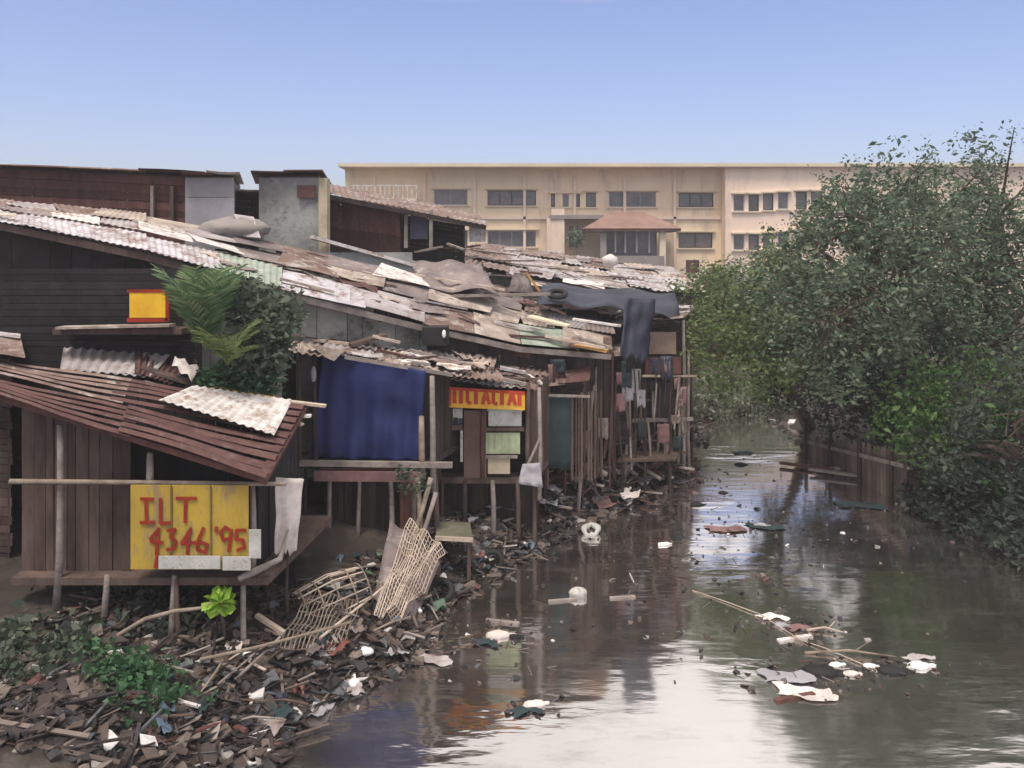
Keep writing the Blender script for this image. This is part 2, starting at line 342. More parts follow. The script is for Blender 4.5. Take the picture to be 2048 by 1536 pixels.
def tree(name, label, base, blobs, m, ncl=70, per=22, size=.17, spread=.2, droop=.15, group='trees on the right bank', tr=.2, cat='tree', gap=-.26):
    base = Vector(base); t = empty(name, base, label, cat, group)
    cl = []; tb = MB(); fork = base+Vector((0,0,1.2)); top = Vector(blobs[0][0]); fork = base.lerp(top, .45)+Vector((0,0,.2))
    tb.tube([base-Vector((0,0,.4)), base.lerp(fork,.5)+Vector((U(-.1,.1),U(-.1,.1),0)), fork], [tr*1.35, tr, tr*.8], 9)
    for c, r in blobs:
        c = Vector(c); rm = r if not hasattr(r,'__len__') else max(r)
        mid = fork.lerp(c, .5)+Vector((U(-.3,.3),U(-.3,.3),.25)); tb.tube([fork, mid, c], [tr*.7, tr*.45, tr*.15], 6)
        q = shell(c, r, int(ncl*rm*rm/2))
        if gap and len(q) > 20: q = q[np.array([noise.noise(Vector(x)*.9) > gap for x in q])]
        for x in q[::6]: tb.tube([c.lerp(Vector(x), .1), c.lerp(Vector(x), .6)+Vector((0,0,.1)), x], [tr*.16, tr*.09, tr*.04], 4, False)
        cl.append(q)
    tb.build('trunk', BARK, t, smooth=True)
    leafmesh('crown', m, t, np.concatenate(cl), spread, per, size, droop)
    return t
def T(a, b, Y): return tuple(P(a, b, Y))
def gz(p, d=0): return Vector((p[0], p[1], hgt(p[0], p[1])+d))
def G(px_, Y, d=0): x = (px_-1024)*Y/F; return Vector((x, Y, hgt(x, Y)+d))
EXEC_PARTS = []

# ------------------------------------------------------------------ right bank trees
tree('tree', 'light green leafy tree overhanging the far river bend beside the last shack', (9.6,27.5,.7),
     [(T(1470,690,22.4),1.64),(T(1440,620,22.8),1.23),(T(1540,620,22.8),1.64),(T(1430,700,22.0),0.99),(T(1530,695,22.0),1.40),(T(1420,580,24.0),0.82),(T(1600,560,23.2),1.47)], LF_LIGHT, 66, 33, .128, .14, .18, tr=.17)
tree('tree', 'tall grey-green tree with drooping branches in front of the beige building', (11.2,25.0,1.0),
     [(T(1700,560,20.8),2.13),(T(1640,500,21.6),1.40),(T(1600,600,21.3),1.31),(T(1760,440,21.3),1.88),(T(1660,640,20.4),1.80),(T(1820,520,20.8),2.13),(T(1700,440,22.0),1.23)], LF_MID, 62, 33, .128, .15, .2, tr=.26)
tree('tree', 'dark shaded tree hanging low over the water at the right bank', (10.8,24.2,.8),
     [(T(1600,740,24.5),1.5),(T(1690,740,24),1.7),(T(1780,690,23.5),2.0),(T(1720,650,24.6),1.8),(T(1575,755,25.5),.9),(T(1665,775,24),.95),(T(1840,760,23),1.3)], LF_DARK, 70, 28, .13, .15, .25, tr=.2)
tree('tree', 'tallest tree at the right edge with a broad dull green crown', (13.6,23.0,1.2),
     [(T(1930,560,23),2.8),(T(1880,450,23.5),2.3),(T(2000,430,23.5),2.4),(T(1960,700,22),2.2),(T(2060,600,23),2.6),(T(1900,660,22.5),1.8)], LF_MID, 62, 33, .128, .15, .2, tr=.28)
tree('tree', 'bright green branch-heavy tree dipping toward the wooden revetment', (10.9,20.0,.9),
     [(T(1850,790,19.5),.95),(T(1900,830,19),1.0),(T(1790,830,19.8),.62),(T(1960,800,19),1.2),(T(2020,880,18.2),1.2),(T(1860,870,19),.7)], LF_BRIGHT, 110, 22, .14, .14, .22, tr=.12)
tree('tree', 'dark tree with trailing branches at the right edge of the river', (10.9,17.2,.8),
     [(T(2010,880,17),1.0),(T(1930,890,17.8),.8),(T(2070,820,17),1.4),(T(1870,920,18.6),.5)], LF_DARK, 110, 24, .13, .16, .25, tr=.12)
# low greenery on the far bank and in front of the building
for i, (a, bq, Y, r, m, lb) in enumerate([
    (1420,800,30.2,1.0,LF_GREY,'pale grey-green bush at the left of the far river bend'),
    (1500,815,31,.95,LF_GREY,'pale grey-green bush in the middle of the far river bend'),
    (1580,835,30.5,.9,LF_DULL,'dull green bush under the trees at the far river bend'),
    (1420,590,40,1.5,LF_GREY,'pale bush behind the last shack below the beige building'),
    (1490,580,44,1.8,LF_MID,'mid green bush behind the trees below the beige building'),
    (1560,575,47,2.0,LF_LIGHT,'light green bush farthest right below the beige building')]):
    p = Vector(T(a,bq,Y)); base = Vector((p.x,p.y,max(.2,hgt(p.x,p.y)-.05)))
    tree('bush', lb, base, [(p,r),(p+Vector((r*.8,.3,-.2)),r*.7),(p+Vector((-r*.8,.2,-.25)),r*.7)], m, 110, 20, .16, .2, .05, 'bushes beyond the river', .07, 'bush')

# ------------------------------------------------------------------ left plants
def blade_plant(base, n, Lm, m, name, label, cat, spreadang=.6, w=.06, lean=(0,0), group=None, leaflets=True, up=1.0):
    base = Vector(base); t = empty(name, base, label, cat, group); mb = MB(); st = MB()
    for k in range(n):
        az = 2*math.pi*k/n+U(-.3,.3); el = U(.35,1.0)*spreadang; Lk = Lm*U(.7,1.1)
        pts = []; d = Vector((math.cos(az)*math.sin(el)+lean[0], math.sin(az)*math.sin(el)+lean[1], math.cos(el)*up)).normalized(); p = base+Vector((0,0,.05))
        for s in range(9):
            pts.append(p.copy()); p = p+d*Lk/8; d = (d+Vector((math.cos(az)*.05, math.sin(az)*.05, -.14*s/5))).normalized()
        st.tube(pts, [.014*(1-s/10) for s in range(9)], 4)
        for s in range(1, 8):
            q0 = pts[s]; dr = (pts[s+1]-pts[s]).normalized(); sd = dr.cross(Vector((0,0,1)))
            sd = sd.normalized() if sd.length > .01 else Vector((1,0,0))
            if leaflets:
                for sub in range(3):
                    qq = q0.lerp(pts[s+1], sub/3)
                    for sg in (-1,1):
                        ll = Lm*.30*math.sin(math.pi*(s+sub/3+1)/10.5); e = (sd*sg*.8+dr*.75+Vector((0,0,U(-.35,.1)))).normalized()*ll; wd = dr*w*.32
                        mb.add([qq-wd, qq+wd, qq+e*.6+wd*.9+Vector((0,0,.01)), qq+e, qq+e*.6-wd*.7], [(0,1,2,3,4)])
            else:
                ww = w*math.sin(math.pi*(s+.6)/9); w2 = w*math.sin(math.pi*min(8.2,(s+1.6))/9)
                mb.add([q0-sd*ww, q0+Vector((0,0,-.02)), q0+sd*ww, pts[s+1]+sd*w2, pts[s+1]+Vector((0,0,-.02)), pts[s+1]-sd*w2], [(0,1,4,5),(1,2,3,4)])
    st.build('stem', m, t); mb.build('frond', m, t)
    return t
pb = P(425,770,13.6)
blade_plant(P(412,710,13.8), 24, 1.5, LF_PALM, 'palm', 'bright green young palm with upright fronds between the two left roofs', 'palm', .36, .06, (-.08,0), up=1.5)
blade_plant(P(455,735,13.4), 11, .85, LF_LIGHT, 'fern_plant', 'yellow-green feathery plant at the foot of the young palm', 'plant', .9, .06)
tree('shrub', 'dull dark shrub with hanging leaves beside the young palm', G(505,14.3), [(P(520,640,14.3),.55),(P(500,600,14.4),.4),(P(555,620,14.2),.42),(P(505,700,14.2),.45),(P(545,690,14.2),.35)], LF_DULL, 520, 14, .13, .1, .12, None, .04, 'shrub')
tree('shrub', 'small dark green shrub low behind the near roof', G(470,14.0), [(P(470,755,14.0),.3),(P(430,760,14.0),.25),(P(520,760,14.1),.25)], LF_WEED, 900, 12, .12, .08, .06, None, .03, 'shrub')
# ground weeds
def weeds(cx, cy, r, n, m, label, s=.16, hh=.3, nm='weeds', **kw):
    cl = []
    for k in range(n):
        x = cx+random.gauss(0, r); y = cy+random.gauss(0, r); 
        if float(sdist(x,y)) < .05: continue
        cl.append((x, y, hgt(x,y)+U(.02,hh)))
    return leafmesh(nm, m, None, cl, .07, 12, s, 0, 1.8, loc=(cx,cy,hgt(cx,cy)), label=label, cat='weeds', kind='stuff')
weeds(-4.55, 10.2, .27, 110, LF_WEED, 'fresh green weeds at the bottom left foot of the bank', .10, .25)
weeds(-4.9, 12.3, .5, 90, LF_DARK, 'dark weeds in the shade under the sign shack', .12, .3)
weeds(-6.1, 10.3, .45, 120, LF_DULL, 'dull weeds covering the bank left of the stilts', .12, .22)
# lime plant on a branch
lc = P(440,1205,11.4)
t = empty('leafy_plant', lc, 'lime green leafy rosette plant growing under the yellow sign', 'plant')
mb = MB()
for k in range(46):
    az = U(0,6.28); el = U(-1.1,1.3); d = Vector((math.cos(az)*math.cos(el), math.sin(az)*math.cos(el), math.sin(el)))
    L0 = U(.13,.24); sd = d.cross(Vector((U(-1,1),U(-1,1),1))).normalized()*L0*.42; up = sd.cross(d).normalized()*.03
    mb.add([lc+d*.02, lc+d*L0*.5+sd, lc+d*L0+sd*.5+up, lc+d*L0*1.05-sd*.5-up, lc+d*L0*.5-sd], [(0,1,2,3,4)])
mb.build('foliage', LF_LIME, t)
MB().tube([lc, lc+Vector((.03,.1,-.5)), G(445,11.7,-.1)], [.025,.02,.025], 6).build('stem', BARK, t)
MB().tube([P(230,1275,11.1), P(290,1238,11.2), P(350,1222,11.2), P(405,1216,11.35), P(425,1205,11.4)], [.035,.03,.028,.024,.018], 7).build('branch', POLE, label='pale curved branch reaching from the left to the lime green plant', cat='branch', smooth=True)

# ------------------------------------------------------------------ beige building
YB = 68.0
def bx(p): return (p-1024)*YB/F
def bz(p): return H-(p-HY)*YB/F
bld = empty('building', (bx(1300), YB, 1.2), 'long beige apartment block with rows of dark windows behind the shacks', 'building')
row1 = [(868,935,380,410),(975,1072,381,411),(1102,1110,388,414),(1125,1138,388,414),(1148,1160,388,414),(1172,1192,385,414),(1218,1312,384,414),(1357,1427,386,414)]
row2 = [(868,935,462,494),(975,1072,462,494),(1138,1156,452,494),(1357,1425,466,496)]
def facade(x0, x1, ztop, zbot, y, holes, m, parent, th=.35):
    X = sorted(set([x0,x1]+[h[0] for h in holes]+[h[1] for h in holes])); Z = sorted(set([zbot,ztop]+[h[2] for h in holes]+[h[3] for h in holes])); mb = MB()
    ins = lambda x, z: any(h[0] < x < h[1] and h[2] < z < h[3] for h in holes)
    for i in range(len(X)-1):
        run = None
        for j in range(len(Z)):
            solid = j < len(Z)-1 and not ins((X[i]+X[i+1])/2, (Z[j]+Z[j+1])/2)
            if solid and run is None: run = Z[j]
            if not solid and run is not None:
                mb.box(((X[i]+X[i+1])/2, y+th/2, (run+Z[j])/2), (X[i+1]-X[i], th, Z[j]-run)); run = None
    o = mb.build('wall', m, parent)
    for k, h in enumerate(holes):
        w = h[1]-h[0]; z = h[3]-h[2]; cx = (h[0]+h[1])/2; cz = (h[2]+h[3])/2
        f = MB(); t_ = .07
        f.box((cx,y+.12,h[2]+t_/2),(w,.08,t_)); f.box((cx,y+.12,h[3]-t_/2),(w,.08,t_))
        nd = max(1, int(round(w/1.1)))
        for i in range(nd+1): f.box((h[0]+t_/2+(w-t_)*i/nd, y+.12, cz), (t_,.08,z-2*t_))
        fo = f.build('window', WD if k % 3 else GREYP, parent)
        MB().box((cx,y+.17,cz),(w,.02,z)).build('pane', GLASS, fo)
        MB().box((cx,y-.06,h[2]-.06),(w+.3,.2,.1)).build('sill', TRIM, fo)
        MB().box((cx,y-.12,h[3]+.12),(w+.4,.3,.1)).build('canopy', TRIM, fo)
    return o
def hol(rows): return [(bx(a), bx(b_), bz(d), bz(c)) for a,b_,c,d in rows]
ZT = bz(338)
facade(bx(700), bx(1442), ZT, .5, YB, hol(row1+row2), BEIGE, bld)
rr1 = [(1467,1489,392,424),(1497,1518,392,424),(1526,1547,390,422),(1556,1577,388,420),(1592,1614,386,420),(1622,1645,386,420),(1680,1745,388,418),(1790,1860,388,418),(1900,1960,388,418)]
rr2 = [(a,b_,c+78,d+76) for a,b_,c,d in rr1]
facade(bx(1442), bx(2100), ZT+.1, .5, YB-1.4, [(h[0]*(YB-1.4)/YB,h[1]*(YB-1.4)/YB,h[2],h[3]) for h in hol(rr1+rr2)], BEIGE2, bld)
mb = MB(); mb.box((bx(1442)+.18, YB-.7, ZT/2+.3), (.35, 1.38, ZT-.4)); mb.box((bx(700)-.2, YB+7, ZT/2), (.4, 14, ZT)); mb.box(((bx(700)+bx(2100))/2, YB+14, ZT/2), (bx(2100)-bx(700), .4, ZT)); mb.box((bx(2100)+.2, YB+6.3, ZT/2), (.4, 15.4, ZT))
mb.build('wall', BEIGE, bld)
MB().box(((bx(700)+bx(2100))/2, YB+6.6, ZT+.15), (bx(2100)-bx(700)+1.2, 17, .28)).build('roof', TRIM, bld)
mb = MB()
for x in range(int(bx(730)), int(bx(1440)), 4): mb.box((x, YB-.12, ZT*.5), (.22, .12, ZT-1))
mb.box((bx(1071), YB-.1, bz(436)), (bx(1440)-bx(702), .16, .22)); mb.build('pilaster', BEIGE2, bld)
# balcony bars at the left end
bal = MB().box((bx(775), YB-1.1, bz(402)), (bx(840)-bx(712), 1.9, .18)).build('balcony', TRIM, bld)
mb = MB()
for k in range(15): mb.box((bx(716)+k*.35, YB-2.0, bz(388)), (.08,.08,.95))
mb.box((bx(776), YB-2.0, bz(375)), (bx(840)-bx(712), .1, .1)); mb.build('railing', WCLOTH, bal)
# porch with hipped roof
yp0, yp1 = YB-5.0, YB-.4
def q(px_, py_): return P(px_, py_, YB-5.0)
e0, e1, zt = q(1168,457), q(1362,457), q(1240,420).z
rx0, rx1 = q(1232,0).x, q(1296,0).x; ze = e0.z
mb = MB(); A_ = Vector((e0.x,yp0-.3,ze)); B_ = Vector((e1.x,yp0-.3,ze)); C_ = Vector((e1.x,yp1,ze)); D_ = Vector((e0.x,yp1,ze)); r0 = Vector((rx0,(yp0+yp1)/2,zt)); r1 = Vector((rx1,(yp0+yp1)/2,zt))
mb.add([A_,B_,C_,D_,r0,r1], [(0,1,5,4),(1,2,5),(2,3,4,5),(3,0,4),(3,2,1,0)])
po = mb.build('porch_roof', MAROON, bld)
MB().box(((e0.x+e1.x)/2,(yp0+yp1)/2-.15,ze-.12),(e1.x-e0.x-.1,yp1-yp0+.2,.2)).build('eave', WR, po)
for cx_ in (1207,1326):
    p = q(cx_,0); MB().box((p.x, yp0+.3, (ze+.5)/2-.1),(.45,.45,ze-.7)).build('porch_column', GSTONE if cx_<1300 else TRIM, bld)
for cx_ in (1232,1252,1275,1300):
    p = q(cx_,0); MB().box((p.x, yp0+.4, (ze+bz(505))/2),(.12,.12,ze-bz(505))).build('porch_column', GREYP, bld)
MB().box(((e0.x+e1.x)/2, yp0+1.2, (bz(462)+bz(512))/2), (e1.x-e0.x-3.2, .1, bz(455)-bz(512))).build('porch_glass', GLASS, bld)
MB().box(((e0.x+e1.x)/2, yp0+1.0, bz(512)/2+.2), (e1.x-e0.x-2.6, 2.6, bz(512)-.3)).build('porch_base', GSTONE, bld)
# stair tower left of the porch
MB().box((bx(1113), YB-1.6, bz(425)/2), (1.0, 1.2, bz(415))).build('column', BEIGE2, bld)
MB().box((bx(1150), YB-1.2, bz(436)), (bx(1200)-bx(1096), 2.2, .3)).build('canopy', GSTONE, bld)
MB().box((bx(1098), YB-1.6, bz(440)/2), (.5, 1.0, bz(436))).build('column', BEIGE2, bld)
tree('shrub', 'small round green shrub by the stair columns of the beige building', (bx(1152)*.95,YB-4.6,1.3), [((bx(1152)*.95,YB-4.6,6.9),.5)], LF_MID, 400, 14, .22, .18, 0, None, .06, 'shrub')
# boundary wall below the building
bw = MB().box((bx(1400)*.9, YB-7.5, 1.7), (34, .3, 3.6)).build('boundary_wall', CONCB, label='low ochre boundary wall in front of the beige building', cat='wall')

# ------------------------------------------------------------------ generic shack
def shack(label, corners, zf, zt, wmats, rmats, floor=True, legs=True, group=None, nu=3, nv=2, along='u', over=.25, fade=None, opening=None, horiz=(0,), legr=.05, roofjit=.07, drop=0, pw=.14, name='shack', lift=.05, pitch=.14):
    """corners: plan points front-left, front-right, back-right, back-left; zt roof heights at the corners"""
    c = [Vector((a[0],a[1],0)) for a in corners]; ctr = sum(c, Vector())/4; gr = hgt(ctr.x, ctr.y)
    s = empty(name, (ctr.x, ctr.y, gr), label, 'shack', group)
    for k in range(4):
        a, b_ = c[k], c[(k+1)%4]; m = wmats[k % len(wmats)]
        if m is None: continue
        if m in (RUST, RUST2, GREYS, LAV, TAN, WHITES):
            A0 = a+Vector((0,0,zf)); B0 = b_+Vector((0,0,zf)); C0 = b_+Vector((0,0,zt[(k+1)%4]-.02)); D0 = a+Vector((0,0,zt[k]-.02))
            corr(A0,B0,C0,D0, max(3,int((b_-a).length/.15)), .014, 'v').build('wall', m, s, solid=.006)
        else: planks(a, b_, zf, zt[k]-.03, zt[(k+1)%4]-.03, pw, horiz=(k in horiz)).build('wall', m, s)
    if floor:
        MB().hexa([v+Vector((0,0,zf-.1)) for v in c], [v+Vector((0,0,zf-.02)) for v in c]).build('floor', WD, s)
    if legs:
        for k in range(4):
            a, b_ = c[k], c[(k+1)%4]
            for tt in ((0,.5) if (b_-a).length > 1.5 else (0,)):
                p = a.lerp(b_, tt).lerp(ctr, .04); g0 = hgt(p.x,p.y); z1 = zf-.1
                if g0 < z1-.1: MB().pole((p.x+U(-.08,.08),p.y,g0-.3), (p.x,p.y,z1), legr).build('leg', WG if k%2 else WM, s, smooth=True)
    if rmats:
        e = []
        for k in range(4): d = (c[k]-ctr); e.append(c[k]+d.normalized()*over+Vector((0,0,zt[k]+.02)))
        MB().hexa([v+Vector((0,0,-.05)) for v in [c[k]+Vector((0,0,zt[k]-.01)) for k in range(4)]], [c[k]+Vector((0,0,zt[k]+.0)) for k in range(4)]).build('roof_deck', WD, s)
        roof(s, *e, nu, nv, rmats, roofjit, pitch, along, drop, lift)
    return s
def pl(px_, Y): return ((px_-1024)*Y/F, Y)
def zz(py, Y): return H-(py-HY)*Y/F

# ================================================================== near left: shack with the yellow sign
c = (-5.0, 12.6)
s1 = empty('shack', (c[0], c[1], hgt(*c)), 'rusty-roofed shack on stilts above the yellow sign', 'shack')
zf = zz(1150, 11.6)
fx0, fx1 = pl(30,11.6)[0], pl(540,11.6)[0]; wx1 = pl(505,11.6)[0]
MB().hexa([Vector((fx0,11.5,zf-.1)),Vector((fx1,11.5,zf-.1)),Vector((fx1+.3,14.2,zf-.1)),Vector((fx0,14.2,zf-.1))],[Vector((fx0,11.5,zf)),Vector((fx1,11.5,zf)),Vector((fx1+.3,14.2,zf)),Vector((fx0,14.2,zf))]).build('floor', WM, s1)
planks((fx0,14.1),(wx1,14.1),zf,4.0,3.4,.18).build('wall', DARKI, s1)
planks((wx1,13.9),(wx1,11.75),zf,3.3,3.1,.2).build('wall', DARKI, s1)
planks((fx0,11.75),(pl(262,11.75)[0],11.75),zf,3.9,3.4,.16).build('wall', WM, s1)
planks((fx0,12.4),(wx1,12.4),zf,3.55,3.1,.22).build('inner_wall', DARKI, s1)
for a, t0, t1, r in ((350,1150,1392,.05),(505,968,1150,.045),(300,905,968,.05),(120,850,1390,.05),(215,1150,1400,.045)):
    bot = G(a-10, 11.55, -.2) if t1 > 1200 else P(a,t1,11.5)
    MB().pole(bot, P(a,t0,11.5), r).build('post', WG, s1, smooth=True)
MB().pole(G(359,11.3,-.2), P(352,1150,11.5), .035).build('post', WM, s1, smooth=True)
MB().pole(G(490,11.6,-.2), P(487,1150,11.55), .042).build('post', WG, s1, smooth=True)
MB().pole(G(577,12.2,-.2), P(578,985,12.2), .03).build('post', WD, s1, smooth=True)
MB().pole(P(545,1330,13), P(540,985,13), .04).build('post', WM, s1, smooth=True)
MB().pole(P(20,963,11.45), P(572,968,11.45), .035, .004).build('rail', POLE, s1, smooth=True)
NL, NR, FR, FL = P(-80,770,11.3), P(532,963,11.15), P(612,818,13.6), P(-80,715,13.6)
def R1(u, v): return bil(NL,NR,FR,FL,u,v)
def lapped(u0, u1, v0, v1, n, m, dz=0):
    mb = MB(); dv = (v1-v0)/n
    for i in range(n):
        a_ = v0+dv*i; ks = 5; o_ = U(-.012,.012)
        for k in range(ks):
            ua, ub = u0+(u1-u0)*k/ks, u0+(u1-u0)*(k+1)/ks
            f = lambda u, v, z: R1(u, v)+Vector((0,0,z+dz+.02*math.sin(u*11+i*.7)+o_))
            mb.add([f(ua,a_-dv*.05,.03), f(ub,a_-dv*.05,.03), f(ua,a_+dv*.15,.05), f(ub,a_+dv*.15,.05), f(ua,a_+dv*.6,.03), f(ub,a_+dv*.6,.03), f(ua,a_+dv*1.35,-.035), f(ub,a_+dv*1.35,-.035)], [(0,1,3,2),(2,3,5,4),(4,5,7,6)])
    return mb.build('roof_sheet', m, s1, solid=.008)
lapped(0,.56,0,.5,5,RUST); lapped(.52,1.0,0,.5,5,RUST,.03); lapped(0,.5,.48,1,5,RUST2,.05); lapped(.46,1,.49,1,5,RUST,.06)
corr(P(318,812,12.3)+Vector((0,0,.1)),P(548,884,12.1)+Vector((0,0,.1)),P(585,816,13.6)+Vector((0,0,.14)),P(385,788,13.5)+Vector((0,0,.14)),13,.012,'v',.015,6).build('roof_sheet', WHITES, s1, solid=.008, label='newer whitish corrugated roof sheet')
MB().slab(R1(.97,0)+Vector((0,0,-.05)),R1(1.0,0)+Vector((0,0,-.05)),R1(1.0,1)+Vector((0,0,-.05)),R1(.97,1)+Vector((0,0,-.05)),.08).build('rafter', WR, s1)
MB().slab(R1(0,.02)+Vector((0,0,-.06)),R1(.99,.02)+Vector((0,0,-.06)),R1(.99,.06)+Vector((0,0,-.06)),R1(0,.06)+Vector((0,0,-.06)),.08).build('rafter', WR, s1)
planks((fx0-.5,13.2),(fx1,13.0),(.6,.4),zf-.1,zf-.1,.2,jit=.05).build('skirt', DARKI, s1)  # near-black boards added so the space under the floor reads as shade
for a, y_ in ((60,12.4),(170,12.6),(260,12.2),(420,12.5),(460,12.9),(530,12.7)): MB().pole(G(a,y_,-.2),P(a+U(-8,8),1150,y_),.035).build('post', WD, s1, smooth=True)
# sign board
ys_ = 11.38
sg = empty('sign', P(380,1138,ys_), 'yellow hand-painted sign with red letters hung under the rusty roof', 'sign')
for k, (a, b_) in enumerate(((262,342),(344,421),(423,497))):
    MB().box(((P(a,0,ys_).x+P(b_,0,ys_).x)/2, ys_, (zz(970,ys_)+zz(1138,ys_))/2), (P(b_,0,ys_).x-P(a,0,ys_).x, .03, zz(970,ys_)-zz(1138,ys_))).build('board', YEL, sg)
for a in (343, 422): MB().box((P(a,0,ys_-.02).x, ys_-.025, zz(1040,ys_)), (.022, .02, .9)).build('batten', mat('ochre_batten', (.2,.14,.05), None, 3), sg)
mb = MB()
def stroke(pts, w=8):
    pts = [P(a,b_,ys_-.035) for a,b_ in pts]; w = w*ys_/F/2
    for p0_, p1_ in zip(pts[:-1], pts[1:]):
        d = (p1_-p0_).normalized(); e = d*w*.4; mb.beam(p0_-e, p1_+e, .006+U(0,.004), w*2, 0)
LT = []
for st in ([(282,997),(306,997)],[(293,997),(293,1044)],[(282,1046),(308,1044)],   # I (partly lost)
           [(322,998),(322,1048)],[(322,1048),(340,1044)],                              # L
           [(352,997),(392,996)],[(370,997),(370,1046)],                                # T
           [(318,1056),(301,1078),(303,1084),(326,1084)],[(316,1060),(314,1108)],       # 4
           [(334,1060),(350,1058),(340,1074),(352,1082),(348,1096),(334,1098)],         # 3
           [(382,1056),(364,1086),(390,1086)],[(377,1064),(375,1108)],                  # 4
           [(408,1056),(396,1078),(394,1100),(410,1104),(414,1088),(398,1084)],         # 6
           [(434,1054),(431,1064)],                                                     # '
           [(462,1062),(450,1056),(441,1066),(448,1080),(461,1076),(463,1060),(458,1104)],  # 9
           [(490,1060),(474,1062),(472,1078),(486,1080),(488,1096),(474,1102)],         # 5
           [(314,1112),(311,1134)]): LT.append([(a_+U(-1.2,1.2), b__+U(-1.5,1.5)) for a_, b__ in st])
for grp in ((0,1,2),(3,4),(5,6),(7,8),(9,),(10,11),(12,),(13,),(14,),(15,),(16,)):
    mb = MB()
    for i in grp: stroke(LT[i], 6.5)
    mb.build('letter', REDP, sg)
MB().box((P(382,0,ys_).x, ys_-.05, zz(1122,ys_)), (.82,.02,.17)).build('label_board', WPAINT, sg)
MB().box((P(476,0,ys_).x, ys_-.05, zz(1124,ys_)), (.37,.02,.18)).build('label_board', WPAINT, sg)
MB().box((P(513,0,ys_).x, ys_-.07, zz(1084,ys_)), (.16,.02,.38)).build('board', WPAINT, label='narrow white board beside the post right of the yellow sign', cat='board')
o = cloth(P(548,1105,12.0),P(592,1100,12.2),P(608,958,12.2),P(552,955,12.0),8,12,.05,2.2,1,.3).build('curtain', WCLOTH, label='torn whitish curtain hanging from the right end of the rusty roof', cat='curtain', solid=.006, smooth=True)
MB().tube([P(478,1158,11.4),P(515,1140,11.45),P(560,1118,11.6),P(576,1060,12.0)],[.045,.05,.04,.02],7).build('branch', WG, label='crooked grey branch jutting from the sign shack floor', cat='branch', smooth=True)
MB().beam(P(513,1230,11.9),P(568,1266,11.7),.07,.05).build('plank', WP, label='short pale plank leaning in the dark under the sign shack', cat='plank')
# roof-top clutter on the sign shack
def plank_at(a, b_, Y0, c_, d_, Y1, w, h, m, label, name='plank', cat='plank', group=None, roll=0): return MB().beam(P(a,b_,Y0), P(c_,d_,Y1), w, h, roll).build(name, m, label=label, cat=cat, group=group)
plank_at(285,765,13.7,470,812,13.4,.16,.04,WG,'grey plank along the back edge of the near rusty roof')
plank_at(400,782,13.7,652,812,13.9,.13,.04,WP,'long pale plank reaching past the back edge of the near rusty roof')
plank_at(430,775,13.9,560,800,13.8,.1,.05,ORANGE,'ochre plank on the back edge of the near rusty roof')
plank_at(560,830,13.5,622,832,13.5,.12,.04,WHITES,'short white board at the right corner of the near rusty roof',cat='board',name='board')
plank_at(545,815,13.4,605,850,13.2,.09,.03,WP,'short pale batten crossing the right corner of the near rusty roof')
plank_at(280,735,14.3,400,770,14.0,.2,.05,WM,'dark weathered plank at the left behind the near rusty roof')
cloth(P(345,728,14.0),P(385,760,13.7),P(398,735,14.0),P(350,712,14.4),8,8,.07,2,4).build('cloth', WCLOTH, label='crumpled white rag on the pile behind the near rusty roof', cat='cloth', smooth=True, solid=.006)
corr(P(270,745,14.0),P(345,770,14.0),P(385,722,15.2),P(270,695,15.2),8,.02,'v').build('metal_sheet', RUST, label='rusty sheet lying behind the near roof at the left', cat='sheet', solid=.006)
corr(P(120,740,14.2),P(300,755,14.0),P(340,708,15.0),P(130,685,15.2),10,.02,'v').build('metal_sheet', GREYS, label='grey sheet lying behind the near roof at the far left', cat='sheet', solid=.006)
# board with yellow panel behind
ysn = 14.6
yb_ = empty('sign', P(300,640,ysn), 'small bright yellow board with a red edge left of the palm', 'sign')
MB().box((P(296,0,ysn).x, ysn, zz(610,ysn)), (.62,.04,.43)).build('board', YEL2, yb_)
mb = MB(); cx_ = P(296,0,ysn).x
mb.box((cx_+.34, ysn, zz(612,ysn)), (.06,.06,.52)); mb.box((cx_, ysn, zz(640,ysn)-.0), (.7,.06,.07)); mb.box((cx_, ysn, zz(582,ysn)), (.7,.06,.05)); mb.build('frame', REDP, yb_)
# low shelter with the yellow board (fills between the two roofs)
s1b = shack('small dark shelter behind the yellow board at the far left', [pl(-60,15.0),pl(395,15.0),pl(420,17.2),pl(-60,17.2)], 1.2, [zz(520,15.0)-.1]*4, [DARKI,WD,WD,WD], None, legs=False, floor=True)
MB().box((P(250,0,14.8).x,14.75,zz(660,14.8)),(2.2,.5,.1)).build('counter', WM, s1b)
plank_at(120,655,14.5,345,650,14.5,.3,.04,TAN,'tan board ledge beneath the small bright yellow board',name='board',cat='board')

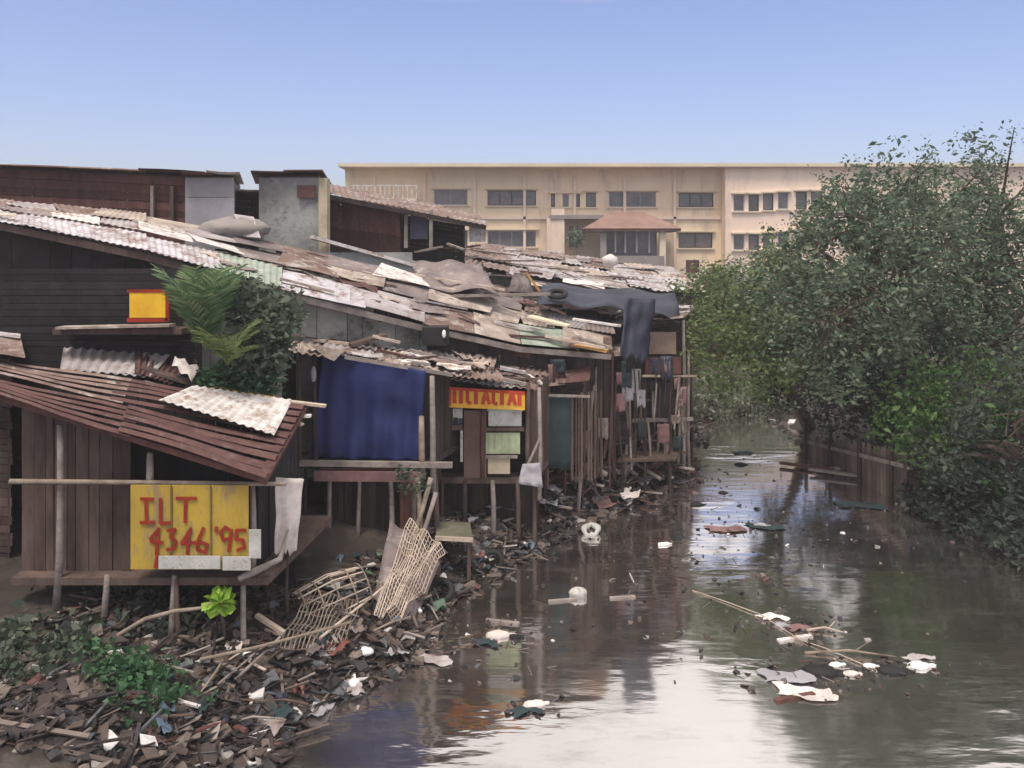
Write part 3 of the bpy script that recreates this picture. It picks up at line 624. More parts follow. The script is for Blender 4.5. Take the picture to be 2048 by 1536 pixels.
# ================================================================== long roof behind (big roof)
def pz(a, b_, Y): return P(a,b_,Y)
lr = empty('shack', (-4.2,17.5,hgt(-4.2,17.5)), 'long row shack with a patched corrugated roof falling to the right', 'shack')
K = [(-80,425,14.6),(290,503,15.0),(560,577,15.9),(850,648,17.3),(1040,690,18.4),(1222,706,19.6)]
KB = [(-80,392,18.5),(290,438,18.8),(560,495,19.4),(850,560,20.6),(1040,600,21.4),(1230,640,22.2)]
rm = [[LAV,LAV,GREYS],[LAV,LAV,GREENS],[LAV,TAN,GREYS],[TAN,RUST2,GREYS,TAN],[GREYS,TAN,GREENS,RUST2]]
for k in range(5):
    A_,B_,C_,D_ = P(*K[k]),P(*K[k+1]),P(*KB[k+1]),P(*KB[k])
    m2 = bil(A_,B_,C_,D_,0,.42), bil(A_,B_,C_,D_,1,.42)
    roof(lr, A_,B_,m2[1],m2[0], 2 if k else 3, 1, rm[k], .07, .11, 'u' if k>1 else 'v', 0, .05, .010)
    roof(lr, m2[0]+Vector((0,0,.03)),m2[1]+Vector((0,0,.03)),C_,D_, 3 if k else 4, 2, [TAN,RUST2,TAN,GREYS,BTARP,WHITES if k<3 else RUST2], .13, .12, random.choice('uv'), 0, .10, .010)
    MB().beam(A_+Vector((0,.05,-.1)), B_+Vector((0,.05,-.1)), .05, .12).build('fascia', WM if k<2 else WG, lr)
    # wall under the eave, set back
    w0, w1 = A_+Vector((0,.35,0)), B_+Vector((0,.35,0))
    planks((w0.x,w0.y),(w1.x,w1.y),1.6,w0.z-.18,w1.z-.18,.3,jit=.02).build('wall', DARKI if k<1 else (CONC if k<3 else WD), lr)
planks((P(*K[5]).x,P(*K[5]).y+.4),(P(*KB[5]).x,P(*KB[5]).y),1.6,P(*K[5]).z-.2,P(*KB[5]).z-.2,.16).build('wall', WM, lr)
planks((P(*KB[0]).x,18.4),(P(*KB[5]).x,22.1),1.6,6.9,4.3,.3).build('wall', WD, lr)
MB().box((P(870,672,17.0).x,17.15,P(870,672,17.0).z),(.5,.5,.36)).build('window_opening', DARKI, lr)  # solid dark box stands in for the shaded opening
MB().ellip(P(888,668,16.85),(.04,.035,.085)).build('lamp', PLASTIC, label='small white lantern hanging in the dark opening under the long roof', cat='lamp', smooth=True)

# roof clutter on the long roof
rc = [((570,512,19.4),(640,524,19.4),.14,.05,WHITES,'short white board lying near the upper edge of the long roof'),
      ((760,560,20.0),(905,600,19.4),.12,.05,WM,'dark beam lying across the middle of the long roof'),
      ((820,548,20.4),(1010,580,19.8),.10,.05,WP,'pale pole-like plank across the long roof'),
      ((905,592,19.6),(1100,588,19.8),.09,.07,WG,'long grey beam lying level on the long roof'),
      ((700,600,18.2),(800,622,17.9),.1,.04,WP,'pale plank near the eave in the middle of the long roof'),
      ((1060,632,19.3),(1138,652,19.0),.34,.04,mat('cream_board',(.72,.62,.46),(.55,.46,.33),2,.7,.1,0),'cream board near the right end of the long roof'),
      ((1146,638,19.6),(1242,652,19.4),.22,.04,WHITES,'white board left of the dark draped tarpaulin'),
      ((1150,690,19.2),(1215,702,19.0),.3,.05,ORANGE,'ochre board at the right end of the long roof'),
      ((1090,672,19.0),(1210,696,18.9),.1,.05,WP,'thin pale plank above the ochre board'),
      ((640,575,17.6),(760,604,17.3),.08,.04,RUST2,'brown batten near the eave of the long roof')]
for p0_, p1_, w_, h_, m_, lb in rc: plank_at(*p0_, *p1_, w_, h_, m_, lb, name='board' if 'board' in lb else 'plank', cat='board' if 'board' in lb else 'plank')
cloth(P(800,620,18.6),P(885,640,18.6),P(880,590,19.5),P(800,585,19.5),10,8,.08,2,2).build('plastic_sheet', GREENS, label='pale green plastic sheet crumpled on the long roof', cat='sheet', smooth=True, solid=.006)
cloth(P(790,575,19.6),P(1000,585,19.6),P(960,525,22),P(800,520,22),18,10,.16,2.2,3).build('tarpaulin', BTARP, label='wrinkled grey-brown tarpaulin spread over the far side of the long roof', cat='tarpaulin', smooth=True, solid=.006)
o = cloth(P(1075,600,20.2),P(1365,640,21.6),P(1350,585,24),P(1085,570,23),24,10,.14,3,5).build('tarpaulin', DTARP, label='dark blue-black tarpaulin draped over the roofs left of the trees', cat='tarpaulin', smooth=True, solid=.008)
cloth(P(1238,712,19.6),P(1300,722,20.2),P(1312,598,20.6),P(1248,596,20.2),12,14,.12,2.5,7,.3).build('hanging_tarpaulin', DTARP, o, smooth=True, solid=.008)
for k in range(9):
    a, b_ = U(300,1150), 0; u = (a-290)/(1222-290); b_ = 440+u*190+U(8,45)*(1-u*.3)
    Y0 = 18.2+u*2.6
    MB().beam(P(a,b_,Y0)+Vector((0,0,.05)), P(a+U(20,70),b_+U(2,18),Y0-.1)+Vector((0,0,.05)), U(.05,.12), .04).build('batten', random.choice([WM,WP,WG]), label='loose weathered batten lying on the patched long roof', cat='batten', group='loose battens on the long roof')
# loose junk over the roofs
def rjunk(A_, B_, C_, D_, n, smin, smax, label, group, mats=None):
    for _ in range(n):
        p = bil(A_,B_,C_,D_,U(.02,.98),U(.02,.95)); s_ = U(smin,smax); ax_ = (B_-A_).normalized(); ay = (D_-A_).normalized(); th = random.choice([U(-.35,.35),U(-.35,.35),U(0,3.1)])
        d_ = ax_*math.cos(th)+ay*math.sin(th); e_ = ay*math.cos(th)-ax_*math.sin(th); z_ = Vector((0,0,.07)); m_ = random.choice(mats or [RUST2,RUST,TAN,WG,WM,GREYS,WP,BTARP,WHITES]); r_ = random.random()
        if r_ < .5:
            w2 = s_*U(.3,.6); cloth(p-d_*s_*.5-e_*w2*.5+z_, p+d_*s_*.5-e_*w2*.5+z_, p+d_*s_*.45+e_*w2*.5+z_+Vector((0,0,U(0,.08))), p-d_*s_*.5+e_*w2*.4+z_, 6, 4, .035, 1.2, U(0,9)).build('scrap_sheet', m_, label=label, cat='sheet', group=group, solid=.01)
        else: MB().beam(p-d_*s_*.7+z_, p+d_*s_*.7+z_+Vector((0,0,U(0,.06))), U(.04,.12), U(.03,.05)).build('scrap_board', m_, label=label.replace('sheet','board'), cat='board', group=group.replace('sheets','boards'))
for k in range(5): rjunk(P(*K[k]),P(*K[k+1]),P(*KB[k+1]),P(*KB[k]), [2,5,12,13,12][k], .4, 1.0, 'scrap sheet lying loose on the long patched roof', 'scrap sheets on the long roof')
rjunk(P(790,575,20.5),P(1200,640,20.6),P(1330,575,27),P(820,520,25), 22, .5, 1.5, 'scrap sheet heaped behind the long roof near the dark tarpaulin', 'scrap sheets behind the long roof')
# tyres on roofs
def tyre(loc, r, tilt, label, group='old tyres on the roofs'):
    mb = MB(); rt = Matrix.Rotation(tilt, 3, 'X')
    def fn(u, v):
        a = u*2*math.pi; b_ = v*2*math.pi; return Vector(loc)+rt @ Vector(((r+.32*r*math.cos(b_))*math.cos(a),(r+.32*r*math.cos(b_))*math.sin(a),.32*r*math.sin(b_)))
    return mb.grid(fn, 18, 8).build('tyre', RUBBER, smooth=True, label=label, cat='tyre', group=group)
tyre(P(1115,596,20.6)+Vector((0,0,.1)), .2, R(20), 'black tyre lying by the left end of the dark tarpaulin', None)
# red-brown chimney-like lump with ochre frame on roof
ck = empty('crate', P(1045,585,21.5), 'brown box with a broken ochre frame standing on the long roof', 'crate')
MB().hexa(px([(1015,583),(1062,585),(1055,548),(1028,545)],21.3), px([(1020,580),(1066,582),(1058,548),(1034,545)],21.9)).build('box', BTARP, ck)
MB().beam(P(1052,545,21.3),P(1080,583,21.3),.06).build('strut', ORANGE, ck); MB().beam(P(1040,543,21.3),P(1085,548,21.4),.06).build('strut', WR, ck)

# ================================================================== upper left houses
s = shack('tall dark brown plank house at the upper left', [pl(-70,20.2),pl(372,20.2),pl(385,23.5),pl(-70,23.5)], 2.0, [zz(330,20.2),zz(352,20.2),zz(360,20.2),zz(330,20.2)], [WR,WM,WD,WM], [RUST,GREYS,RUST2], legs=False, nu=4, nv=2, over=.5, pw=.22)
for a in (305,345): MB().beam(P(a,455,20.1),P(a,372,20.1),.09,.07).build('batten', WM if a>320 else WG, s)
s = shack('plain grey panel house next to the brown plank house', [pl(373,19.6),pl(465,19.6),pl(480,22.5),pl(373,22.5)], 2.0, [zz(352,19.6)]*4, [GREYP,GREYP,WD,GREYP], [GREYS,RUST], legs=False, nu=2, nv=1, over=.3, pw=1.2)
mb = MB().ellip(P(470,462,19.0),(.72,.5,.3),16,9,.16); mb.build('rubble_mound', GSTONE, smooth=True, label='grey mound covered by a sheet below the grey panel house', cat='mound')
MB().slab(P(487,475,18.6),P(522,478,18.6),P(508,436,19),P(468,430,19),.04).build('board', GREYS, label='light grey board leaning on the grey mound', cat='board')
s = shack('dark recessed lean-to with a white roof edge beside the concrete house', [pl(466,21),pl(560,21),pl(560,23),pl(466,23)], 2.0, [zz(385,21),zz(390,21),zz(385,21),zz(380,21)], [DARKI,WD,WD,WD], [WHITES], legs=False, nu=1, nv=1, over=.35)
hs = shack('unplastered grey concrete house with a beige corner', [pl(520,20.5),pl(638,20.5),pl(650,23.5),pl(520,23.5)], 1.6, [zz(350,20.5)]*4, [CONC,CONC,CONC,CONC], [RUST,GREYS], legs=False, nu=2, nv=1, over=.25, pw=2.5)
MB().box((P(646,0,20.4).x,20.55,(2+zz(356,20.4))/2),(.2,.35,zz(356,20.4)-2)).build('corner_pillar', CONCB, hs)
MB().box((P(612,383,20.4).x,20.42,zz(383,20.4)),(.42,.05,.3)).build('panel', RUST, hs)
# low wall with white coping
lw = empty('low_wall', (P(700,0,20.2).x,20.3,1.5), 'low dark grey wall with a sloping white coping', 'wall')
a0, a1 = P(620,478,19.9), P(825,535,21.0)
planks((a0.x,a0.y),(a1.x,a1.y),1.8,a0.z,a1.z,3).build('wall_body', CONC, lw)
MB().beam(a0+Vector((0,.1,.05)),a1+Vector((0,.1,.05)),.34,.08).build('coping', WHITES, lw)
# brown shack with long thin roof
s = shack('reddish-brown shack under a long thin sloping roof', [pl(660,24),pl(800,24),pl(815,27),pl(660,27)], 2.0, [zz(392,24),zz(415,24),zz(412,24),zz(390,24)], [WR,WR,WD,WD], None, legs=False, pw=.26)
roof(s, P(640,385,23.2),P(975,452,24.2),P(955,430,27),P(640,365,27),4,1,[GREYS,WG,RUST2],.04,.16,'v',0,.03)
MB().beam(P(640,390,23.2),P(972,455,24.2),.06,.13).build('fascia', WD, s)
MB().beam(P(652,474,23.8),P(652,385,23.8),.12,.12).build('post', CONCB, s)
for a in (812,862): MB().beam(P(a,496,23.9),P(a,420,23.9),.1,.1).build('post', WG, s)
s = shack('dark open stall with a bluish panel under the long thin roof', [pl(815,24.6),pl(925,24.9),pl(930,27),pl(815,27)], 2.0, [zz(428,24.6),zz(448,24.9),zz(446,24.9),zz(428,24.6)], [DARKI,WD,WD,WD], None, legs=False)
MB().box((P(838,450,24.4).x,24.4,zz(452,24.4)),(.5,.04,.75)).build('panel', mat('slate_blue_panel',(.16,.16,.24),(.1,.1,.16),1.5), s)
MB().box((P(955,0,24.6).x,24.6,zz(462,24.6)),(.48,.05,.62)).build('board', WHITES, label='white square board at the end of the long thin roof', cat='board')
for k in range(6):
    a = U(800,940); MB().beam(P(a,U(485,505),24), P(a+U(25,60),U(490,520),23.6), .1, .05).build('plank', random.choice([WM,WG,WD]), label='weathered plank in the pile below the long thin roof', cat='plank', group='planks piled below the long thin roof')

# ================================================================== field of roofs between the long roof and the building
field = [  # px0, px1, Y, py roof left, py roof right, depth, walls, roofs, label
 (780,960,27,515,545,5,[WM,WD],[TAN,RUST2,BTARP],'low shack with tan sheets left of the roof field'),
 (930,1090,29,515,548,5,[WG,WM],[GREYS,RUST2],'low shack with grey sheets beside the tan one'),
 (1060,1215,31,535,562,5,[WM,WD],[RUST2,GREYS,TAN],'low brown-roofed shack in the middle of the roof field'),
 (1180,1330,33,555,570,5,[WG,WD],[GREYS,LAV],'low pale grey-roofed shack right of the middle roofs'),
 (1290,1400,35,568,574,4,[WM,WG],[LAV,TAN],'low pale-roofed shack nearest the trees'),
 (960,1110,37,498,520,5,[WG,CONC],[RUST2,GREYS],'far shack with a rusty roof below the left columns of the beige building'),
 (1100,1215,40,515,530,5,[CONC,GREYP],[GREYS,RUST2],'far grey-walled shack below the beige building porch'),
 (1190,1360,44,536,544,6,[CONC,CONC],[GREYS,TAN],'far wide shack in front of the porch'),
 (860,980,33,490,510,5,[WM,WD],[RUST2,BTARP],'far brown shack behind the long thin roof'),
 (1230,1400,38,560,566,4,[WM,WD],[TAN,RUST2],'far tan-roofed shack at the right of the roof field'),
]
for (a, b_, Y, pa, pb_, dp, wmt, rmt, lb) in field:
    za, zb_ = zz(pa,Y), zz(pb_,Y)
    shack(lb, [pl(a,Y),pl(b_,Y),(pl(b_,Y)[0]+.4,Y+dp),(pl(a,Y)[0],Y+dp)], 1.4, [za-.25,zb_-.3,zb_+.1,za+.15], [wmt[0],wmt[1],WD,wmt[1]], rmt, legs=False, floor=False, nu=4, nv=2, along='v', over=.4, roofjit=.16, pitch=.2, lift=.12)
    for k in range(6):
        t_ = U(.02,.85); a1_ = a+(b_-a)*t_; z_ = za+(zb_-za)*t_
        x_ = (a1_-1024)*Y/F; yy = Y+U(.1,dp-1); 
        MB().beam((x_,yy,z_+.08),(x_+U(.5,1.6),yy+U(-.4,.4),z_+.1-U(0,.25)),U(.08,.2),.05).build('plank', random.choice([WP,WG,WM,WHITES]), label='loose plank lying on the '+lb.split(' with')[0].split(' below')[0].split(' behind')[0], cat='plank', group='loose planks on the '+lb.split(' with')[0])
plank_at(955,512,26.5,780,556,25,.1,.08,WP,'long pale pole leaning up to the left across the roofs')
plank_at(780,512,22.5,850,530,22.5,.14,.05,WHITES,'white plank end beside the low grey wall')
# water tank + junk silhouettes
MB().tube([P(1385,545,36),P(1385,520,36)],[.28,.28],12).build('drum', RUST, label='dark drum standing on the roofs near the trees', cat='drum')
MB().ellip(P(1220,522,36),(.35,.3,.28),10,6,.12).build('bag', WCLOTH, label='whitish bundle on the far roofs under the porch', cat='bag', smooth=True)

# ================================================================== house with the blue tarpaulin
Y2 = 15.6
b2 = empty('shack', (P(740,0,17).x,17,hgt(P(740,0,17).x,17)), 'stilt shack with a large blue tarpaulin wall', 'shack')
zf2 = zz(925,Y2); xa, xb, xc = P(560,0,Y2).x, P(640,0,Y2).x, P(858,0,Y2).x
bp_ = [Vector((xa,Y2+.05,0)),Vector((xc,Y2+.05,0)),Vector((xc+.8,18.4,0)),Vector((xa+.3,18.4,0))]
MB().hexa([v+Vector((0,0,zf2-.12)) for v in bp_],[v+Vector((0,0,zf2)) for v in bp_]).build('floor', WD, b2)
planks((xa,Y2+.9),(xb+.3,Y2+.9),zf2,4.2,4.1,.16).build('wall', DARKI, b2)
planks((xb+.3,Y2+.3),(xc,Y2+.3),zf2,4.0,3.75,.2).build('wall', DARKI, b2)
planks((xc,Y2+.3),(xc+.8,18.3),zf2,3.7,3.8,.15).build('wall', WD, b2)
planks((xa+.3,18.3),(xa,Y2+.1),zf2,4.3,4.2,.15).build('wall', WD, b2)
cloth(P(622,918,Y2),P(838,922,Y2),P(852,742,Y2),P(645,700,Y2),44,30,.085,5,2).build('tarpaulin_wall', NAVY, b2, smooth=True, solid=.006)
for a, t0, t1, r, m_ in ((866,752,985,.055,WG),(845,832,955,.06,POLE),(632,712,925,.04,WD),(600,720,930,.04,WM)):
    MB().pole(P(a,t1,Y2-.08),P(a-2,t0,Y2-.08),r,.01).build('post', m_, b2, smooth=True)
for a in (575,612,660,720,780,830,870):
    MB().pole(G(a+U(-8,8),Y2-.1,-.3),P(a,930,Y2),U(.035,.055),.02).build('leg', random.choice([WG,WM,WD]), b2, smooth=True)
MB().beam(P(600,926,Y2-.12),P(905,930,Y2-.12),.09,.1).build('beam', WG, b2)
MB().beam(P(628,952,Y2-.2),P(842,954,Y2-.2),.04,.18).build('board', PINK, b2)
MB().beam(P(640,938,Y2-.1),P(800,938,Y2-.1),.04,.06).build('board', WR, b2)
rjunk(P(555,697,15.0),P(1000,758,16.4),P(985,712,18.7),P(585,652,18.1), 34, .3, .8, 'scrap sheet weighing down the tarpaulin shack roof', 'scrap sheets on the tarpaulin shack roof')
# skirt of vertical planks under the floor
xg0, xg1 = P(650,0,Y2+.25).x, P(835,0,Y2+.25).x
planks((xg0,Y2+.25),(xg1,Y2+.25),(zz(1112,Y2),zz(1100,Y2)),zf2-.15,zf2-.15,.15,jit=.06).build('skirt', WD, b2)
planks((xa-.1,Y2+1.0),(xg0+.2,Y2+1.0),.5,zf2-.12,zf2-.12,.2).build('skirt', DARKI, b2)
planks((P(800,0,Y2).x,Y2-.05),(P(840,0,Y2).x,Y2-.05),(zz(1080,Y2),zz(1070,Y2)),zf2-.2,zf2-.2,.1).build('skirt', WR, b2)
roof(b2, P(555,700,15.0),P(1000,762,16.4),P(985,715,18.9),P(585,655,18.3),5,2,[TAN,RUST2,TAN,GREYS,TAN],.1,.13,'v',0,.08)
MB().beam(P(690,714,15.1),P(905,750,16.0),.04,.07).build('fascia', WG, b2)
MB().slab(P(620,690,15.0),P(690,700,15.0),P(668,722,14.95),P(652,715,14.95),.02).build('roof_flap', TAN, b2)
MB().ellip(P(627,748,Y2-.15),(.055,.05,.15)).build('bag', GREYP, label='pale bag hanging in the dark left of the blue tarpaulin', cat='bag', smooth=True)
MB().box(P(615,1140,Y2+.2)+Vector((0,0,0)),(.5,.5,.6)).build('crate', mat('blue_black_box',(.03,.035,.06),None,3), label='blue-black crate in the dark under the tarpaulin shack', cat='crate')
for p0_, p1_, w_, h_, m_, lb in [((700,690,16.3),(770,670,16.6),.3,.06,WM,'dark warped board propped on the tarpaulin shack roof'),
    ((745,672,16.4),(800,685,16.5),.1,.05,WP,'pale plank above the warped board'),
    ((590,676,16.6),(720,690,16.4),.09,.05,WP,'pale plank on the left half of the tarpaulin shack roof'),
    ((820,700,16.9),(940,730,16.8),.12,.05,WG,'grey plank on the right half of the tarpaulin shack roof'),
    ((860,722,16.7),(905,745,16.6),.12,.05,WM,'dark short plank on the right half of the tarpaulin shack roof')]:
    plank_at(*p0_,*p1_,w_,h_,m_,lb,name='board' if ' board' in lb else 'plank')
MB().pole(P(862,955,15.3),G(802,14.9,-.1)+Vector((0,0,0)),.045).build('prop', POLE, b2, smooth=True)
MB().pole(P(872,985,15.3),G(812,14.8,-.1),.04).build('prop', WG, b2, smooth=True)
MB().pole(P(835,955,15.35),G(850,14.9,-.1),.05).build('prop', POLE, b2, smooth=True)
leafmesh('weeds', LF_DULL, None, [tuple(P(U(790,850),U(935,975),15.2)) for _ in range(26)], .05, 10, .08, .05, loc=P(820,955,15.2), label='small weeds sprouting below the blue tarpaulin floor', cat='weeds', kind='stuff')

# ================================================================== shop with the red and yellow banner
Y3 = 17.0
b3 = empty('shack', (P(975,0,18).x,18.2,hgt(P(975,0,18).x,18.2)), 'shop shack with a red and yellow banner and pale shutters', 'shack')
zf3 = zz(955,Y3); xa, xb = P(872,0,Y3).x, P(1060,0,Y3).x
c3 = [Vector((xa,Y3,0)),Vector((xb,Y3,0)),Vector((xb+.9,20,0)),Vector((xa+.6,19.6,0))]
MB().hexa([v+Vector((0,0,zf3-.12)) for v in c3],[v+Vector((0,0,zf3)) for v in c3]).build('floor', WM, b3)
planks((xa,Y3+.4),(xb,Y3+.4),zf3,3.6,3.35,.17).build('wall', DARKI, b3)
planks((xb,Y3+.1),(xb+.9,19.9),zf3,3.2,3.3,.14).build('wall', WM, b3)
planks((xa+.6,19.6),(xa,Y3+.1),zf3,3.5,3.5,.14).build('wall', WD, b3)
for a, t0, t1, r, m_ in ((878,770,960,.05,WM),(1057,765,965,.05,WM),(1078,775,1000,.045,WG),(965,800,955,.04,WR)):
    MB().pole(P(a,t1,Y3-.06),P(a,t0,Y3-.06),r,.01).build('post', m_, b3, smooth=True)
for a in (885,930,985,1035,1068):
    MB().pole(G(a,Y3,-.3),P(a,960,Y3),U(.035,.055)).build('leg', random.choice([WM,WD,WG]), b3, smooth=True)
MB().box(((P(928,0,Y3).x+P(973,0,Y3).x)/2,Y3-.02,(zz(820,Y3)+zz(955,Y3))/2),(P(973,0,Y3).x-P(928,0,Y3).x,.04,zz(820,Y3)-zz(955,Y3))).build('door', mat('brown_door',(.15,.10,.085),(.10,.065,.055),1.4,.85,.2,0), b3)
def panel(a0_,a1_,b0_,b1_,m_,nm,par,dy=-.05,slats=0,**kw):
    x0,x1 = P(a0_,0,Y3).x,P(a1_,0,Y3).x; z0,z1 = zz(b1_,Y3),zz(b0_,Y3); mb = MB(); mb.box(((x0+x1)/2,Y3+dy,(z0+z1)/2),(x1-x0,.035,z1-z0))
    for k in range(slats): mb.box((x0+(x1-x0)*(k+.5)/slats,Y3+dy-.03,(z0+z1)/2),(.025,.03,z1-z0-.04))
    return mb.build(nm,m_,par,**kw)
panel(977,1043,820,851,WPAINT,'shutter',b3); panel(972,1040,864,906,GPAINT,'shutter',b3,slats=5,label='pale green slatted shutter'); panel(976,1020,914,946,CONCB,'shutter',b3)
panel(905,925,816,846,WPAINT,'side_board',b3); panel(921,926,860,922,WPAINT,'door_post',b3)
panel(878,926,848,858,WM,'shelf',b3,dy=-.1); panel(972,1048,853,860,WM,'shelf',b3,dy=-.1); panel(972,1035,908,914,WG,'shelf',b3,dy=-.1)
panel(975,1046,812,820,MATS['green_sheet'],'awning_edge',b3,dy=-.12)
rjunk(P(905,760,16.5),P(1072,776,17.1),P(1110,732,19.8),P(920,718,19.1), 14, .25, .7, 'scrap sheet on the shop shack roof', 'scrap sheets on the shop roof')
# banner
bn = empty('banner', P(967,815,Y3-.2), 'yellow shop banner with a row of red letters', 'banner'); yb3 = Y3-.2
def q3(a,b_,d=0): return P(a,b_,yb3-d)
MB().slab(q3(884,814),q3(1050,820),q3(1050,783),q3(889,774),.02).build('banner_cloth', mat('banner_yellow',(.72,.42,.06),(.6,.3,.04),3,.7,.1,0), bn)
mb = MB()
def st3(pts, w=7):
    pts = [q3(a,b_,.03) for a,b_ in pts]; w = w*yb3/F/2
    for p0_, p1_ in zip(pts[:-1], pts[1:]): mb.beam(p0_, p1_, .006+U(0,.004), w*2)
x_ = 888
for gl in ('U','I','I','L','I','A','L','I','A','I'):
    mb = MB(); t_ = 778+(x_-888)*.05; bo = 806+(x_-888)*.035
    if gl == 'U': st3([(x_,t_),(x_-1,bo+5),(x_+11,bo+6),(x_+11,t_)]); x_ += 21
    elif gl == 'I': st3([(x_,t_),(x_,bo)],8); x_ += 13
    elif gl == 'L': st3([(x_,t_),(x_,bo-2),(x_+8,bo-2)]); x_ += 17
    elif gl == 'A': st3([(x_,bo),(x_+7,t_),(x_+14,bo)]); st3([(x_+3,bo-10),(x_+11,bo-10)],5); x_ += 22
    mb.build('letter', REDB, bn)
st_ = MB(); st_.slab(q3(884,779,.02),q3(1050,789,.02),q3(1050,783,.02),q3(889,773,.02),.015); st_.build('red_border', REDB, bn)
roof(b3, P(905,765,16.4),P(1072,780,17.0),P(1110,735,20.0),P(920,722,19.2),3,2,[GREYS,TAN,RUST2],.08,.13,'v',0,.06)
for p0_, p1_, w_, h_, m_, lb in [((930,742,17.2),(968,748,17.2),.26,.09,WHITES,'white block on the shop shack roof'),
    ((980,752,17.0),(1062,770,17.0),.12,.05,WG,'grey plank near the eave above the banner'),
    ((900,712,18.4),(990,724,18.4),.14,.05,WP,'pale plank behind the white block on the shop roof'),
    ((948,700,18.6),(1000,715,18.6),.22,.12,ORANGE,'ochre box-like board on the shop roof'),
    ((985,695,18.8),(1060,712,18.8),.2,.1,WR,'dark red board beside the ochre one'),
    ((1000,735,17.8),(1050,745,17.8),.2,.06,LAV,'galvanised strip on the shop shack roof')]:
    plank_at(*p0_,*p1_,w_,h_,m_,lb,name='board')
for k in range(5):
    a = 895+k*6; MB().box(P(912+k*14,842,Y3+.1) if k<1 else P(885+k*9,843,Y3-.1),(.07,.07,U(.08,.14))).build('jar', random.choice([RUBBER,DTARP,TEAL]), label='small dark jar on the shop shelf', cat='jar', group='jars on the shop shelf')
MB().pole(P(1040,960,16.8),P(1078,880,16.9),.03).build('stick', WG, label='thin stick leaning at the right of the shop shutters', cat='stick')
cloth(P(1035,968,16.7),P(1085,975,16.7),P(1080,925,16.8),P(1045,928,16.8),8,8,.07,2,6).build('cloth', GREYP, label='grey rag hanging over the right corner of the shop floor', cat='cloth', smooth=True, solid=.006)
# under-shop: skirts
planks((xa,Y3+.5),(xb+.2,Y3+.5),(.3,.2),zf3-.12,zf3-.12,.14).build('skirt', WD, b3)
tb_ = empty('bench', G(905,15.3), 'low olive bench with a pale front edge at the water', 'bench')
MB().slab(P(872,1078,15.0),P(945,1082,15.0),P(940,1050,15.8),P(872,1048,15.8),.05).build('seat', mat('olive_board',(.13,.13,.09),None,2), tb_)
MB().beam(P(870,1076,14.97),P(946,1080,14.97),.04,.07).build('edge_board', WP, tb_)
for a in (878,938): MB().beam(G(a,15.1,-.2),P(a,1080,15.1),.06).build('leg', WM, tb_)

# ================================================================== dark cluttered shacks
Y4 = 18.6
d1 = shack('dark plank shack with a teal sheet right of the shop', [pl(1075,Y4),pl(1165,Y4+.3),pl(1190,21.6),pl(1110,21.4)], zz(925,Y4), [zz(772,Y4),zz(768,Y4),3.6,3.6], [WD,WM,WD,WD], [GREYS,RUST2,RUST], legs=True, nu=2, nv=2, legr=.045)
cloth(P(1083,935,Y4-.1),P(1142,940,Y4-.1),P(1145,790,Y4-.1),P(1086,785,Y4-.1),8,8,.04,3,1).build('hanging_sheet', TEAL, d1, smooth=True, solid=.006)
planks((P(1140,0,Y4).x,Y4-.15),(P(1205,0,Y4+.5).x,Y4+.3),1.0,zz(790,Y4),zz(785,Y4),.09,gap=.05).build('slat_screen', WM, d1)
MB().beam(P(1065,790,Y4-.2),P(1180,793,Y4-.1),.05,.05).build('beam', WG, d1)
d1b = shack('dull grey-brown upper room wedged behind the shop shack', [pl(1050,20.2),pl(1150,20.4),pl(1170,22),pl(1060,22)], 2.6, [zz(705,20.2)]*4, [BTARP,WM,WD,WD], None, legs=False, floor=False, pw=.9)
Y5 = 20.2
d2 = shack('dark purple-brown stilt shack between the teal sheet and the end house', [pl(1150,Y5),pl(1255,Y5+.5),pl(1280,23.5),pl(1175,23.4)], zz(890,Y5), [zz(715,Y5),zz(712,Y5),zz(690,Y5),zz(690,Y5)], [WD,WD,WD,WD], [RUST2,GREYS,RUST], nu=2, nv=2, legr=.05)
for a, t0, t1 in ((1165,720,900),(1192,722,880),(1215,715,900),(1228,705,960),(1178,800,960),(1205,820,960)):
    MB().pole(P(a,t1,Y5-.15),P(a+U(-3,3),t0,Y5-.15),U(.03,.045)).build('post', random.choice([WM,WG,WR]), d2, smooth=True)
for k,(a,b_,w_,h_,m_,lb) in enumerate([(1175,750,.2,.55,LAV,'pale mauve shirt hanging in front of the dark stilt shack'),(1198,742,.12,.16,PLASTIC,'small white bag hanging high on the dark stilt shack'),(1197,803,.13,.15,PLASTIC,'small white bag hanging low on the dark stilt shack'),(1142,752,.1,.45,GREYP,'narrow grey towel hanging at the left of the dark stilt shack'),(1215,690,.2,.4,RUST2,'brown cloth hanging under the ochre board')]):
    p = P(a,b_,Y5-.3); cloth(p+Vector((-w_/2,0,-h_/2)),p+Vector((w_/2,0,-h_/2)),p+Vector((w_/2,0,h_/2)),p+Vector((-w_/2,0,h_/2)),6,6,.05,1.5,k,.1).build('hanging_cloth', m_, label=lb, cat='cloth', smooth=True, solid=.006)

